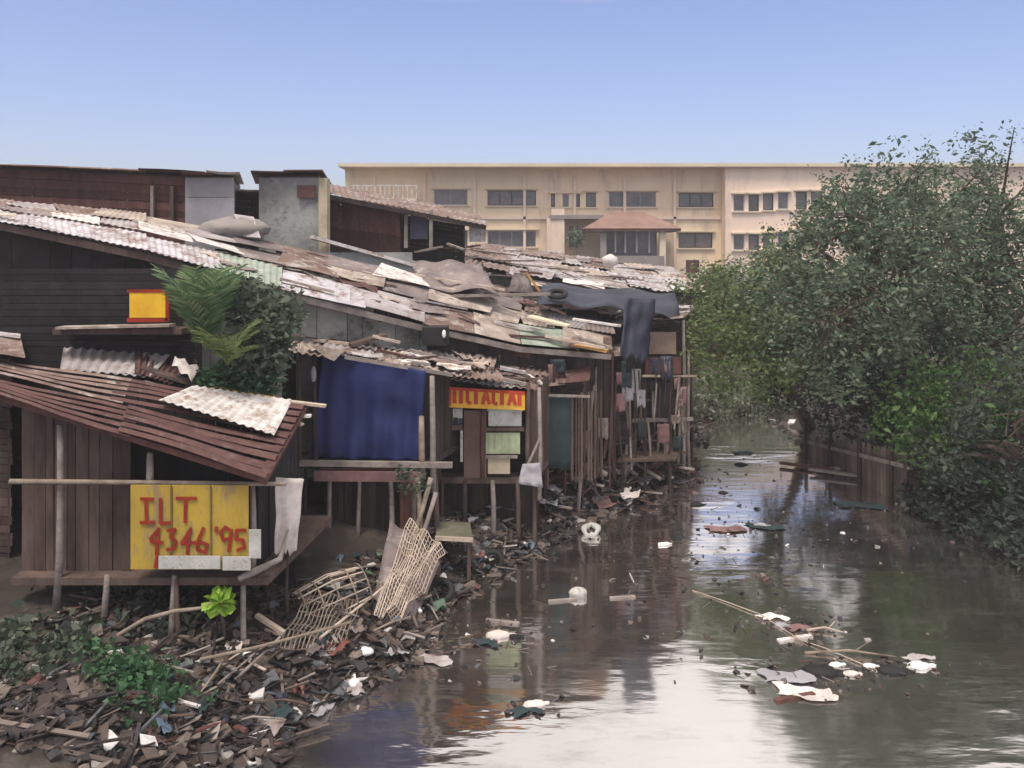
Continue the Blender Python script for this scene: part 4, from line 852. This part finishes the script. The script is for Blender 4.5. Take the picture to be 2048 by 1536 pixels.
# ================================================================== end house on stilts
Y6 = 21.6
zf6 = zz(838,Y6)
e = shack('two-level stilt house at the river end of the row', [pl(1228,Y6),pl(1362,Y6+.6),pl(1385,26.5),pl(1262,26.5)], zf6, [zz(648,Y6),zz(636,Y6+.6),zz(618,26.5),zz(618,26.5)], [WD,WR,WD,WD], [GREYS,RUST2,TAN,BTARP], nu=3, nv=3, legr=.055, over=.3)
def b6(a0_,a1_,c0_,c1_,m_,nm,dy=-.1,th=.04): 
    y_ = Y6+dy+(a0_-1228)/134*.6; return MB().box(((P(a0_,0,y_).x+P(a1_,0,y_).x)/2,y_,(zz(c0_,y_)+zz(c1_,y_))/2),(P(a1_,0,y_).x-P(a0_,0,y_).x,th,zz(c0_,y_)-zz(c1_,y_))).build(nm,m_,e)
b6(1298,1352,664,708,mat('faded_tan_panel',(.27,.2,.16),(.18,.12,.1),3,.85,.2,0),'panel'); b6(1290,1362,714,748,WR,'panel'); b6(1262,1281,738,786,WPAINT,'white_panel',-.25); b6(1232,1262,722,760,BTARP,'panel')
b6(1232,1256,800,836,DARKI,'window_opening',-.12); b6(1300,1340,765,835,DARKI,'window_opening',-.12); b6(1262,1290,795,836,DARKI,'window_opening',-.12)  # flat dark panels on the wall stand in for shaded openings
b6(1150,1330,704,712,WG,'beam',-.3,.08) if False else None
MB().beam(P(1285,752,Y6-.2),P(1392,752,Y6+.6),.06,.05).build('rail', WP, e)
MB().beam(P(1225,800,Y6-.2),P(1372,800,Y6+.5),.05,.05).build('rail', WM, e)
MB().beam(P(1222,842,Y6-.25),P(1385,838,Y6+.5),.08,.09).build('beam', WG, e)
for k in range(12):
    a = 1228+k*13; MB().pole(P(a,842,Y6-.2+k*.055),P(a+U(-3,3),U(752,800),Y6-.2+k*.055),U(.018,.032)).build('baluster', random.choice([WM,WG,WD,WP]), e)
for a,t0,t1,r in ((1238,842,985,.05),(1262,842,970,.045),(1290,842,965,.05),(1318,842,960,.04),(1345,700,955,.05),(1366,640,950,.055),(1378,700,930,.04)):
    y_ = Y6-.1+(a-1228)/134*.6; MB().pole(P(a+U(-4,4),t1,y_)-Vector((0,0,.3)),P(a,t0,y_),r).build('leg', random.choice([WM,WG,WD]), e, smooth=True)
for (a,b_),(c_,d_) in (((1240,930),(1335,845)),((1270,860),(1340,930)),((1300,935),(1385,850)),((1215,850),(1260,930)),((1245,905),(1375,905)),((1235,875),(1350,885))):
    MB().pole(P(a,b_,Y6-.15),P(c_,d_,Y6+.1),.028).build('brace', random.choice([WM,WG,WR]), e)
planks((P(1235,0,Y6).x,Y6+.5),(P(1370,0,Y6+1).x,Y6+1.1),(.7,.35),zf6-.1,zf6-.1,.16,jit=.1,gap=.05).build('skirt', WD, e)
cloth(P(1262,600,21),P(1345,590,23),P(1380,620,23.5),P(1300,640,21),6,6,.06,2,2)
pt = empty('landing', G(1300,20.6), 'low plank landing at the foot of the end house', 'landing')
MB().slab(P(1235,925,20.2),P(1352,922,21.0),P(1358,905,21.7),P(1245,908,20.9),.06).build('deck', WM, pt)
for a,y_ in ((1245,20.3),(1290,20.6),(1340,21.0)): MB().pole((P(a,0,y_).x,y_,-.3),P(a,926,y_),.04).build('leg', WD, pt)

rjunk(P(1235,650,21.6),P(1370,640,22.2),P(1390,615,26.3),P(1265,615,26.3), 12, .4, 1.0, 'scrap sheet on the end house roof', 'scrap sheets on the end house roof')
rjunk(P(1150,712,20.2),P(1255,712,20.7),P(1280,690,23.3),P(1175,690,23.3), 8, .4, .9, 'scrap sheet on the dark stilt shack roof', 'scrap sheets on the dark stilt shack roof')
for k in range(42):
    a = U(1070,1375); t_ = (a-1070)/302; y_ = 18.3+t_*3.4; z1 = zz(U(720,850),y_); h_ = U(.6,2.4)
    MB().pole((P(a,0,y_).x,y_,z1-h_),(P(a+U(-10,10),0,y_).x,y_-.05,z1),U(.014,.032),.01).build('pole', random.choice([WM,WD,WR,WM,WD,WG]), label='thin weathered pole propped against the dark stilt shacks', cat='pole', group='poles propped against the stilt shacks')
for k in range(34):
    a = U(1080,1368); t_ = (a-1070)/302; y_ = 18.25+t_*3.4; p = P(a,U(720,900),y_); w_ = U(.12,.34); h_ = U(.18,.6)
    cloth(p+Vector((-w_/2,0,-h_/2)),p+Vector((w_/2,0,-h_/2)),p+Vector((w_/2,0,h_/2)),p+Vector((-w_/2,0,h_/2)),6,6,.06,1.5,k,.1).build('hanging_cloth', random.choice([TEAL,PINK,BTARP,GREYP,DTARP,RUST2,WR]), label='drab rag hanging on the front of the dark stilt shacks', cat='cloth', group='rags hanging on the stilt shacks', smooth=True, solid=.006)
for k in range(44):
    a = U(1080,1380); t_ = (a-1070)/302; y_ = 19.0+t_*3.2; p = G(a,y_,.15); d_ = Vector((math.cos(U(-.6,3.6)),math.sin(U(-.6,3.6)),U(-.1,.35)))*U(.4,1.0)
    MB().pole(p-d_*.5+Vector((0,0,U(0,.3))),p+d_*.5+Vector((0,0,U(0,.4))),U(.025,.06)).build('driftwood', random.choice([WM,WG,WD,WR]), label='tangled driftwood branch piled at the feet of the stilt shacks', cat='driftwood', group='driftwood at the feet of the stilt shacks', smooth=True)
# side shed farther left outside: closes the row behind
shack('dark shed at the far left behind the sign shack', [pl(-260,13.2),pl(20,13.2),pl(20,16),pl(-260,16)], 1.3, [4.6,4.3,4.5,4.8], [WM,WM,WD,WD], [RUST,GREYS,RUST2], legs=False, nu=3, nv=2, over=.3)

# ================================================================== right bank wooden revetment
rv = empty('revetment', (9.05,22.2,.5), 'weathered brown wooden revetment along the right bank', 'retaining wall')
planks((8.72,25.0),(9.22,19.9),(-.5,-.5),.5,1.3,.13,jit=.08,gap=.01).build('boards', mat('revetment_wood',(.19,.145,.13),(.10,.075,.065),3,.9,.4,.35,stretch=(1,1,.2)), rv)
for t_ in (0,.3,.6,.9): MB().pole((8.66+.5*t_,25.0-5.1*t_,-.5),(8.66+.5*t_,25.0-5.1*t_,1.15),.06).build('post', WD, rv)
planks((9.24,19.85),(9.5,17.6),(-.5,-.5),.75,.3,.15,jit=.12,gap=.02).build('boards', WD, rv)
MB().beam((8.66,25.1,.35),(9.14,19.9,.95),.05,.1).build('waler', WG, rv)
for k,(p0_,p1_) in enumerate([((1630,878,23),(1700,882,23.2)),((1560,898,23.6),(1668,905,22.9)),((1620,922,22.8),(1745,930,22.0))]):
    MB().beam((P(*p0_).x,p0_[2],.06+.03*k),(P(*p1_).x,p1_[2],.05+.03*k),.18,.05).build('floating_plank', [WP,WR,WG][k], label=['pale plank floating before the revetment','reddish plank floating off the revetment','grey plank floating nearest the sky reflection by the revetment'][k], cat='plank')

# ================================================================== litter on the bank
def litter(name, pts, smin, smax, m, kind='stuff', **kw):
    mb = MB()
    for x, y, z in pts:
        s = smin+(smax-smin)*random.random()**2.2; rot = Matrix.Rotation(U(0,6.28),3,'Z') @ Matrix.Rotation(U(-.6,.6),3,'X') @ Matrix.Rotation(U(-.5,.5),3,'Y'); r = random.random()
        if r < .58:      # bent flake
            a = s*U(.7,1.3); b_ = s*U(.5,1.1); hb = s*U(-.3,.3)
            vs = [rot @ Vector(v) for v in ((-a/2,-b_/2,0),(a*U(-.1,.1),-b_/2,hb),(a/2,-b_/2*U(.4,1),0),(a/2,b_/2,hb*.3),(0,b_/2*U(.6,1.2),hb),(-a/2,b_/2,0))]
            lo = [v-Vector((0,0,.012)) for v in vs]; vs = [v+Vector((x,y,z)) for v in vs]; lo = [v+Vector((x,y,z)) for v in lo]
            mb.add(vs+lo, [(0,1,4,5),(1,2,3,4),(11,10,7,6),(10,9,8,7)]+[(i,(i+1)%6,(i+1)%6+6,i+6) for i in range(6)])
        elif r < .80: mb.box((x,y,z), (s*U(1.5,4.5), s*U(.08,.2), s*.1), rot)
        elif r < .84: mb.box((x,y,z), (s, s*U(.5,.9), s*U(.15,.5)), rot)
        elif r < .93: mb.ellip((x,y,z), (s*.5,s*.38,s*.24), 8, 5, .25, rot)
        else: mb.tube([Vector((x,y,z))+rot@Vector((-s*.5,0,0)),Vector((x,y,z))+rot@Vector((s*.5,0,0))],[s*.17,s*.14],7)
    return mb.build(name, m, kind=kind, **kw)
def bankpts(n, y0, y1, d0, d1):
    out = []
    while len(out) < n:
        y = U(y0,y1); x = U(-8, 7)
        if x > np.interp(y, RIV[:12,1], RIV[:12,0])+1: continue
        d = float(sdist(x,y))
        if d0 < d < d1: out.append((x,y,max(.01,hgt(x,y))+U(0,.07)))
    return out
litter('rubbish', bankpts(4200,8.6,13.2,-.15,3.4), .035, .30, LIT, label='heaps of mixed rubbish covering the bank in the foreground', cat='rubbish')
litter('rubbish', bankpts(2300,13,18.5,-.18,1.4), .04, .30, LIT, label='heaps of mixed rubbish below the tarpaulin and shop shacks', cat='rubbish')
litter('rubbish', bankpts(1500,18.2,24,-.25,1.8), .05, .38, LIT, label='rubbish and driftwood spilling into the water by the end house', cat='rubbish')
hp = []
for x, y, z in bankpts(900,18.2,24,-.25,2.0):
    hp.append((x, y, z+abs(random.gauss(0,.22))*(1 if float(sdist(x,y)) > .2 else .15)))
litter('rubbish', hp, .06, .26, LIT, label='tangled scraps heaped around the feet of the stilt shacks', cat='rubbish')
fb = []
while len(fb) < 420:
    x = U(5.2,9.6); y = U(26,33.5); d = float(sdist(x,y))
    if -.5 < d < 1.6: fb.append((x,y,max(.01,hgt(x,y))+U(0,.05)))
litter('rubbish', fb, .08, .3, LIT, label='pale litter lining the far end of the channel', cat='rubbish')
leafmesh('undergrowth', LF_DARK, None, [(x_, y_, max(.08,hgt(x_,y_))+U(0,.5)) for x_, y_ in [(np.interp(yy_,[8,15,20,24],[10.3,9.8,9.3,9.0])+abs(random.gauss(0,.7))-.25, yy_) for yy_ in [U(9,20) for _ in range(620)]]], .12, 16, .15, .1, loc=(10.5,15,.5), label='dark undergrowth covering the right bank at the water line', cat='undergrowth', kind='stuff')
# larger individual pieces
def item(kind, p, s, label, group, m=None, parent=None):
    rot = Matrix.Rotation(U(0,6.28),3,'Z'); mb = MB(); p = Vector(p)
    if kind == 'plank': mb.box(p+Vector((0,0,.03)), (s*3,s*.3,s*.1), rot @ Matrix.Rotation(U(-.12,.12),3,'Y')); m = m or random.choice([WM,WG,WP])
    elif kind == 'bag':
        mb.ellip(p+Vector((0,0,s*.15)), (s*.5,s*.38,s*.24), 12, 8, .12, rot); mb.tube([p+rot@Vector((s*.42,0,s*.2)),p+rot@Vector((s*.6,.02,s*.34))],[s*.06,s*.12],6); m = m or random.choice([PLASTIC,GREYP,DTARP])
    elif kind == 'bottle':
        d = rot @ Vector((1,0,.05)); mb.tube([p-d*s*.4,p-d*s*.36,p+d*s*.15,p+d*s*.3,p+d*s*.42],[s*.06,s*.11,s*.11,s*.04,s*.045],9); m = m or PLASTIC
    elif kind == 'sheet': mb = cloth(p+rot@Vector((-s,-s*.6,.05)),p+rot@Vector((s,-s*.6,.05)),p+rot@Vector((s,s*.6,.12)),p+rot@Vector((-s,s*.6,.05)),8,6,.07,1.5,U(0,9)); m = m or random.choice([GREYS,BTARP,WCLOTH])
    elif kind == 'stick': mb.tube([p+rot@Vector((-s,0,.02)),p+rot@Vector((0,s*.1,.08)),p+rot@Vector((s*.9,0,.04))],[.02,.017,.01],6); m = m or random.choice([POLE,WG,WM])
    return mb.build({'plank':'plank','bag':'plastic_bag','bottle':'bottle','sheet':'cloth','stick':'stick'}[kind], m, smooth=kind in('bag','bottle','sheet'), label=label, cat={'sheet':'cloth','bag':'plastic bag'}.get(kind,kind), group=group)
for k in range(14): x,y,z = bankpts(1,9.8,13.5,.1,1.6)[0]; item('plank',(x,y,z+.04),U(.1,.2),'weathered board end half buried in the foreground rubbish','board ends in the foreground rubbish')
for k in range(14): x,y,z = bankpts(1,9.8,17,.05,1.2)[0]; item('stick',(x,y,z+.05),U(.2,.5),'thin stick lying on the rubbish bank','sticks on the rubbish bank')
for k in range(12): x,y,z = bankpts(1,9.8,17.5,-.05,1.0)[0]; item('bag',(x,y,z),U(.14,.26),'crumpled plastic bag stuck in the rubbish bank','plastic bags on the rubbish bank')
for k in range(10): x,y,z = bankpts(1,17.5,23,-.1,1.0)[0]; item('plank',(x,y,z+.06),U(.2,.32),'driftwood board below the dark stilt shacks','driftwood boards below the stilt shacks')
for k in range(8): x,y,z = bankpts(1,18,22.5,-.1,.8)[0]; item('bag',(x,y,z),U(.2,.3),'pale bag washed up below the dark stilt shacks','bags washed up below the stilt shacks',random.choice([PLASTIC,WCLOTH]))
COLS = [mat('faded_blue_plastic',(.1,.15,.21),(.06,.09,.13),3,.5,.1,0), mat('faded_red_plastic',(.24,.085,.07),(.14,.055,.05),3,.5,.1,0), mat('faded_green_plastic',(.12,.18,.13),(.07,.11,.08),3,.5,.1,0), WCLOTH, GREYP, BTARP, TEAL, WPAINT]
for k in range(34): x,y,z = bankpts(1,9.4,17.5,-.05,1.6)[0]; item('sheet',(x,y,z+.03),U(.08,.22),'limp muddy rag or plastic film matted into the rubbish bank','rags matted into the rubbish bank',random.choice(COLS+[BTARP,GREYP,TEAL]))
for k in range(22): x,y,z = bankpts(1,9.4,16.5,-.05,1.5)[0]; item('bottle',(x,y,z+.05),U(.2,.34),'discarded plastic bottle lying in the rubbish bank','bottles in the rubbish bank',random.choice([PLASTIC,WPAINT,COLS[0],COLS[2],GPAINT]))
for k in range(16): x,y,z = bankpts(1,17.5,23.5,-.1,1.6)[0]; item('sheet',(x,y,z+.12),U(.15,.38),'drab rag snagged around the feet of the stilt shacks','rags snagged below the stilt shacks',random.choice([BTARP,GREYP,TEAL,WCLOTH,PINK]))
# named bank pieces
o = G(560,12.3); 
# bamboo cage
cg = empty('bamboo_cage', G(668,12.8), 'half-collapsed bamboo cage lying on the rubbish bank', 'cage')
C0 = G(668,12.9,.05); ax = Vector((.8,.55,.18)).normalized(); sd = Vector((-.55,.8,0)).normalized(); upv = ax.cross(sd)
if upv.z < 0: upv = -upv
mb = MB()
for i in range(9):
    ang = math.pi*i/8; o_ = sd*math.cos(ang)*.34+upv*math.sin(ang)*.42
    mb.tube([C0-ax*.55+o_*.9, C0+o_*1.05, C0+ax*.5+o_*.85], .012, 5)
mb.build('rods', WP, cg)
mb = MB()
for t_ in (-.5,-.25,0,.25,.48): mb.tube([C0+ax*t_+sd*math.cos(math.pi*i/10)*.34+upv*math.sin(math.pi*i/10)*.42 for i in range(11)], .013, 5)
mb.build('hoops', POLE, cg)
# bamboo slat mats
def latt(corn, nu, nv, r, name, m, label, cat, sag=.06, parent=None):
    mb = MB(); A_,B_,C_,D_ = corn; sd_ = U(0,9)
    def f(u,v): return bil(A_,B_,C_,D_,u,v)+Vector((0,0,sag*noise.noise(Vector((u*3+sd_,v*3,0)))*2))
    for i in range(nu+1): mb.tube([f(i/nu, j/6) for j in range(7)], r, 4, False)
    for j in range(nv+1): mb.tube([f(i/8, j/nv) for i in range(9)], r, 4, False)
    return mb.build(name, m, parent, label=label, cat=cat)
latt([G(748,12.8,.12),G(800,13.0,.10),G(890,14.6,.75),G(820,14.9,.95)],16,22,.009,'net',WP,'tan netting heaped below the tarpaulin shack',cat='net',sag=.14)
latt([G(560,11.6,.16),G(680,11.9,.12),G(720,12.8,.2),G(620,12.7,.3)],14,5,.010,'slat_mat',POLE,'flattened bamboo slat mat on the foreground bank','mat',.07)
cloth(G(745,12.9,.03),G(830,13.3,.03),G(880,14.5,.6),G(780,14.9,.8),10,10,.12,2,4).build('cloth', BTARP, label='brown cloth under the tan netting', cat='cloth', smooth=True, solid=.006)
MB().pole(G(400,10.9,.15),G(700,12.0,.5),.022).build('bamboo_pole', POLE, label='long thin bamboo pole lying up the foreground bank', cat='pole')
MB().pole(G(470,10.9,.1),G(560,11.6,.3),.02).build('bamboo_pole', WG, label='short grey pole beside the long bamboo pole', cat='pole')
MB().pole(G(640,11.9,.2),P(880,1085,14.9),.02).build('bamboo_pole', WP, label='thin pale pole leaning from the cage to the olive bench', cat='pole')
for k,(a,y_) in enumerate(((985,15.9),(880,14.5))):
    cc = Vector(((a-1024)*y_/F, y_, .18)); tyre(cc, .17+.03*k, R(60-25*k), ['muddy tyre at the water edge below the shop','muddy tyre lying flatter at the foot of the olive bench'][k], 'tyres at the water edge')
# sheets washed at lower bank
for (a,y_,s_,m_,lb) in ((640,11.05,.22,GREYP,'grey plastic sheet at the water edge of the foreground bank'),(560,10.7,.18,TEAL,'dark teal rag in the foreground rubbish'),(700,11.5,.2,GREYS,'pale grey sheet half under water in the foreground')):
    item('sheet', G(a,y_,.06), s_, lb, None, m_)

# ================================================================== floating rubbish
def W(px_, py_, dz=0): Y = H*F/(py_-HY); return Vector(((px_-1024)*Y/F, Y, dz))
# white ball and ring
MB().ellip(W(1156,1192,.05),(.165,.12,.10),14,9,.07).build('ball', WPAINT, smooth=True, label='round white float beside a flat plank in mid river', cat='float')
mb = MB(); cc = W(1182,1068,.08)
def fr(u,v):
    a = u*6.283; b_ = v*6.283; rr = .13*(1+.13*math.sin(a*2+1)+.07*math.sin(a*5))+.06*(1+.3*math.sin(a*3))*math.cos(b_); return cc+Matrix.Rotation(R(48),3,'X')@Vector((rr*math.cos(a), rr*math.sin(a), .065*math.sin(b_)))
mb.grid(fr,24,8).build('ring', WPAINT, smooth=True, label='white ring floating farther up beside the bank', cat='ring')
def drift(kind, a, b_, s, label, m, group=None, ang=None, z=.015):
    p = W(a,b_,z); rot = Matrix.Rotation(U(-.35,.35) if ang is None else ang,3,'Z'); mb = MB()
    if kind == 'plank': mb.box(p,(s,s*.14,.03),rot)
    elif kind == 'bag':
        mb.ellip(p,(s*.5,s*.3,s*.17),12,7,.14,rot); mb.ellip(p+rot@Vector((s*.5,s*.05,-.01)),(s*.28,s*.16,s*.09),9,5,.2,rot)
    elif kind == 'sheet':
        def fn(u,v): return p+rot@Vector(((u-.5)*s+.05*math.sin(v*5),(v-.5)*s*.45+.04*math.sin(u*7+s*9),.012+.04*noise.noise(Vector((u*4+a,v*4,b_)))))
        mb.grid(fn,10,6)
    elif kind == 'branch':
        mb.tube([p+rot@Vector((-s*.5,0,0)),p+rot@Vector((0,.04,.05)),p+rot@Vector((s*.5,-.03,.02))],[.022,.018,.008],6); mb.tube([p+rot@Vector((.05,.03,.03)),p+rot@Vector((s*.3,s*.2,.12))],[.012,.005],5)
    elif kind == 'bottle': d = rot@Vector((1,0,0)); mb.tube([p-d*s*.5,p-d*s*.45,p+d*s*.2,p+d*s*.36,p+d*s*.5],[s*.08,s*.15,s*.15,s*.05,s*.055],9)
    return mb.build({'plank':'floating_plank','bag':'floating_bag','sheet':'floating_sheet','branch':'floating_branch','bottle':'bottle'}[kind], m, smooth=kind!='plank', label=label, cat={'bag':'bag','sheet':'sheet','branch':'branch','bottle':'bottle','plank':'plank'}[kind], group=group)
BLK = RUBBER
DR = [('plank',1125,1202,.5,'flat grey plank floating left of the round white float',WG),('plank',1245,1196,.45,'thin plank floating right of the round white float',WG),
 ('plank',1005,1245,.55,'pale plank floating in two steps near the left bank',WG),('bag',997,1272,.38,'greyish bag floating below the pale plank near the left bank',WCLOTH),('sheet',970,1288,.4,'dark rag floating left of the greyish bag',TEAL),('bag',1030,1275,.2,'small dark lump floating right of the greyish bag',BLK),
 ('sheet',1545,1236,.45,'pinkish-white torn sheet at the top of the right rubbish drift',WCLOTH),('sheet',1600,1258,.4,'mauve rag in the upper part of the right rubbish drift',PINK),('bag',1612,1246,.16,'small black lump on the upper right drift',BLK),
 ('plank',1590,1278,.6,'pale strip floating in the middle of the right drift',WHITES),('branch',1650,1265,.55,'forked twig in the middle of the right drift',WP),('bag',1562,1252,.22,'grey bundle at the left of the right drift',GREYP),
 ('bag',1672,1332,.22,'white scrap right of the black heap in the lower drift',PLASTIC),('bag',1640,1346,.5,'black heap in the lower right drift',BLK),('sheet',1575,1356,.7,'pale flat sheet left of the black heap',GREYP),('sheet',1610,1388,.75,'pinkish sheet below the black heap',WCLOTH),
 ('plank',1590,1396,.6,'dark red slat under the pinkish sheet',WR),('bag',1702,1350,.24,'beige ring-like clump in the lower drift',WCLOTH),('branch',1700,1312,1.3,'long twig joining the two halves of the right drift',POLE),
 ('bag',1740,1334,.2,'small pale scrap beside the long twig',PLASTIC),('bag',1784,1344,.42,'dark lump at the right of the lower drift',BLK),('bag',1838,1334,.34,'white bag at the right end of the drift',PLASTIC),('sheet',1835,1318,.4,'grey sheet behind the white bag at the right end',GREYS),
 ('bag',1068,1412,.3,'grey and white bag floating at the bottom centre',WCLOTH),('sheet',1050,1424,.4,'dark sheet beside the bag at the bottom centre',TEAL),
 ('bag',1480,930,.3,'dark lump floating in the bright reflection near the far bend',BLK),('sheet',1484,906,.6,'dark weed mat above the lump near the far bend',TEAL),('sheet',1530,1055,.75,'dark raft of rubbish in the centre of the river',TEAL),('bag',1522,1052,.3,'grey bundle on the dark raft in the centre of the river',GREYP),
 ('sheet',1720,1012,1.1,'dark weed raft floating before the revetment',TEAL),('bag',1745,1010,.3,'black lump on the weed raft before the revetment',BLK),('sheet',1452,1060,.8,'reddish scum patch beside the dark river raft',PINK),
 ('bag',1392,1010,.3,'dark lump floating left of the sky reflection',BLK),('bag',1445,986,.2,'tiny dark lump in the bright reflection below the far bend',BLK),('plank',1668,944,1.0,'brown board floating off the revetment foot',WR),
 ('sheet',860,1322,.6,'long grey strip floating by the foreground bank',GREYS),('bottle',1330,1090,.3,'pale bottle at the left edge of the bright reflection',PLASTIC),('bag',1020,1063,.24,'white bag caught in the reeds below the shop',PLASTIC)]
for kd,a,b_,s_,lb,m_ in DR: drift(kd,a,b_,s_,lb,m_)
# scatter of tiny floating scraps around the drifts
pts = []
for cx_,cy_,sx,sy,n_ in ((1570,1255,70,20,90),(1650,1345,90,24,120),(1800,1335,60,12,50),(1530,1058,60,10,40),(1720,1014,60,8,40),(990,1262,60,22,50),(1480,920,60,22,40),(1300,985,70,25,160),(1150,1040,60,26,60),(1060,1415,40,10,25),(1350,1030,120,40,120),(1250,1180,200,60,110),(1600,1100,160,60,110),(900,1290,90,50,90)):
    for _ in range(n_):
        p = W(random.gauss(cx_,sx), random.gauss(cy_,sy), .012)
        if float(sdist(p.x,p.y)) < 0: pts.append(tuple(p))
litter('floating_scraps', pts, .03, .12, LIT, label='small floating scraps scattered around the drifts of rubbish', cat='scraps')
mb = MB(); mb.tube([W(1385,1182,.01),W(1450,1205,.02),W(1520,1232,.03),W(1600,1282,.02),W(1650,1300,.03),W(1750,1342,.02),W(1790,1352,.01)],.007,5)
mb.build('rope', WP, label='thin pale line trailing on the water through the right drift', cat='rope')

# ================================================================== sky, sun, camera
w_ = bpy.data.worlds.new('World'); sc.world = w_; w_.use_nodes = True; nt = w_.node_tree
sk = nt.nodes.new('ShaderNodeTexSky'); sk.sky_type = 'NISHITA'; sk.sun_disc = False
EL, AZ = R(67), R(205)      # azimuth clockwise from +Y: behind the camera to the left
sk.sun_elevation = EL; sk.sun_rotation = AZ; sk.air_density = 1.0; sk.dust_density = 1.8; sk.ozone_density = 1.6; sk.altitude = 20
bg = nt.nodes['Background']; bg.inputs['Strength'].default_value = .125; hs_ = nt.nodes.new('ShaderNodeMixRGB'); hs_.blend_type = 'MULTIPLY'; hs_.inputs[0].default_value = 1; hs_.inputs[2].default_value = (.80,.745,.865,1)
nt.links.new(sk.outputs[0], hs_.inputs[1])
# an overcast deck overhead that opens to clear blue low over the houses
def wnode(t, **kw):
    n = nt.nodes.new(t)
    for k_, v_ in kw.items(): setattr(n, k_, v_)
    return n
tcw = wnode('ShaderNodeTexCoord'); sx_ = wnode('ShaderNodeSeparateXYZ'); nt.links.new(tcw.outputs['Generated'], sx_.inputs[0])
cn = wnode('ShaderNodeTexNoise'); cn.inputs['Scale'].default_value = 2.6; cn.inputs['Detail'].default_value = 7; cn.inputs['Roughness'].default_value = .55
mpw = wnode('ShaderNodeMapping'); mpw.inputs['Scale'].default_value = (1,1,2.2); nt.links.new(tcw.outputs['Generated'], mpw.inputs[0]); nt.links.new(mpw.outputs[0], cn.inputs[0])
ad = wnode('ShaderNodeMath', operation='MULTIPLY_ADD'); ad.inputs[1].default_value = .10; nt.links.new(cn.outputs['Fac'], ad.inputs[0]); nt.links.new(sx_.outputs['Z'], ad.inputs[2])
ed = wnode('ShaderNodeMapRange', interpolation_type='SMOOTHSTEP'); ed.inputs[1].default_value = .338; ed.inputs[2].default_value = .392; nt.links.new(ad.outputs[0], ed.inputs[0])
cc_ = wnode('ShaderNodeValToRGB'); cc_.color_ramp.elements[0].position = .3; cc_.color_ramp.elements[1].position = .7; cc_.color_ramp.elements[0].color = (4.2,4.0,3.95,1); cc_.color_ramp.elements[1].color = (6.6,6.25,6.1,1); nt.links.new(cn.outputs['Fac'], cc_.inputs[0])
mxw = wnode('ShaderNodeMixRGB'); nt.links.new(ed.outputs[0], mxw.inputs[0]); nt.links.new(hs_.outputs[0], mxw.inputs[1]); nt.links.new(cc_.outputs[0], mxw.inputs[2]); nt.links.new(mxw.outputs[0], bg.inputs[0])
sd_ = bpy.data.lights.new('sun', 'SUN'); sd_.energy = 2.1; sd_.angle = R(20); sd_.color = (1,.90,.80)
so = bpy.data.objects.new('sun', sd_); COL.objects.link(so)
dirv = Vector((math.sin(AZ)*math.cos(EL), math.cos(AZ)*math.cos(EL), math.sin(EL))); so.rotation_euler = dirv.to_track_quat('Z','Y').to_euler()
cd = bpy.data.cameras.new('camera'); cam = bpy.data.objects.new('camera', cd); COL.objects.link(cam); sc.camera = cam
cam.location = (0,0,H); cam.rotation_euler = (math.pi/2,0,0); cd.lens = 36*F/2048; cd.sensor_width = 36
cd.shift_y = -(768-HY)/2048; cd.clip_end = 3000; cd.clip_start = .1
sc.view_settings.view_transform = 'Standard'; sc.view_settings.look = 'None'; sc.view_settings.exposure = .78; sc.view_settings.gamma = 1

hb = MB().box((0,0,9.5), (1900,1900,23.4)); hm = bpy.data.materials.new('haze_air'); hm.use_nodes = True; hn = hm.node_tree
hn.nodes.remove(hn.nodes['Principled BSDF']); pv = hn.nodes.new('ShaderNodeVolumePrincipled'); pv.inputs['Density'].default_value = .0017; pv.inputs['Color'].default_value = (.9,.88,.9,1); pv.inputs['Anisotropy'].default_value = .2
hn.links.new(pv.outputs[0], hn.nodes['Material Output'].inputs['Volume']); hb.build('haze', hm, kind='stuff', label='thin pale haze in the air over the river')
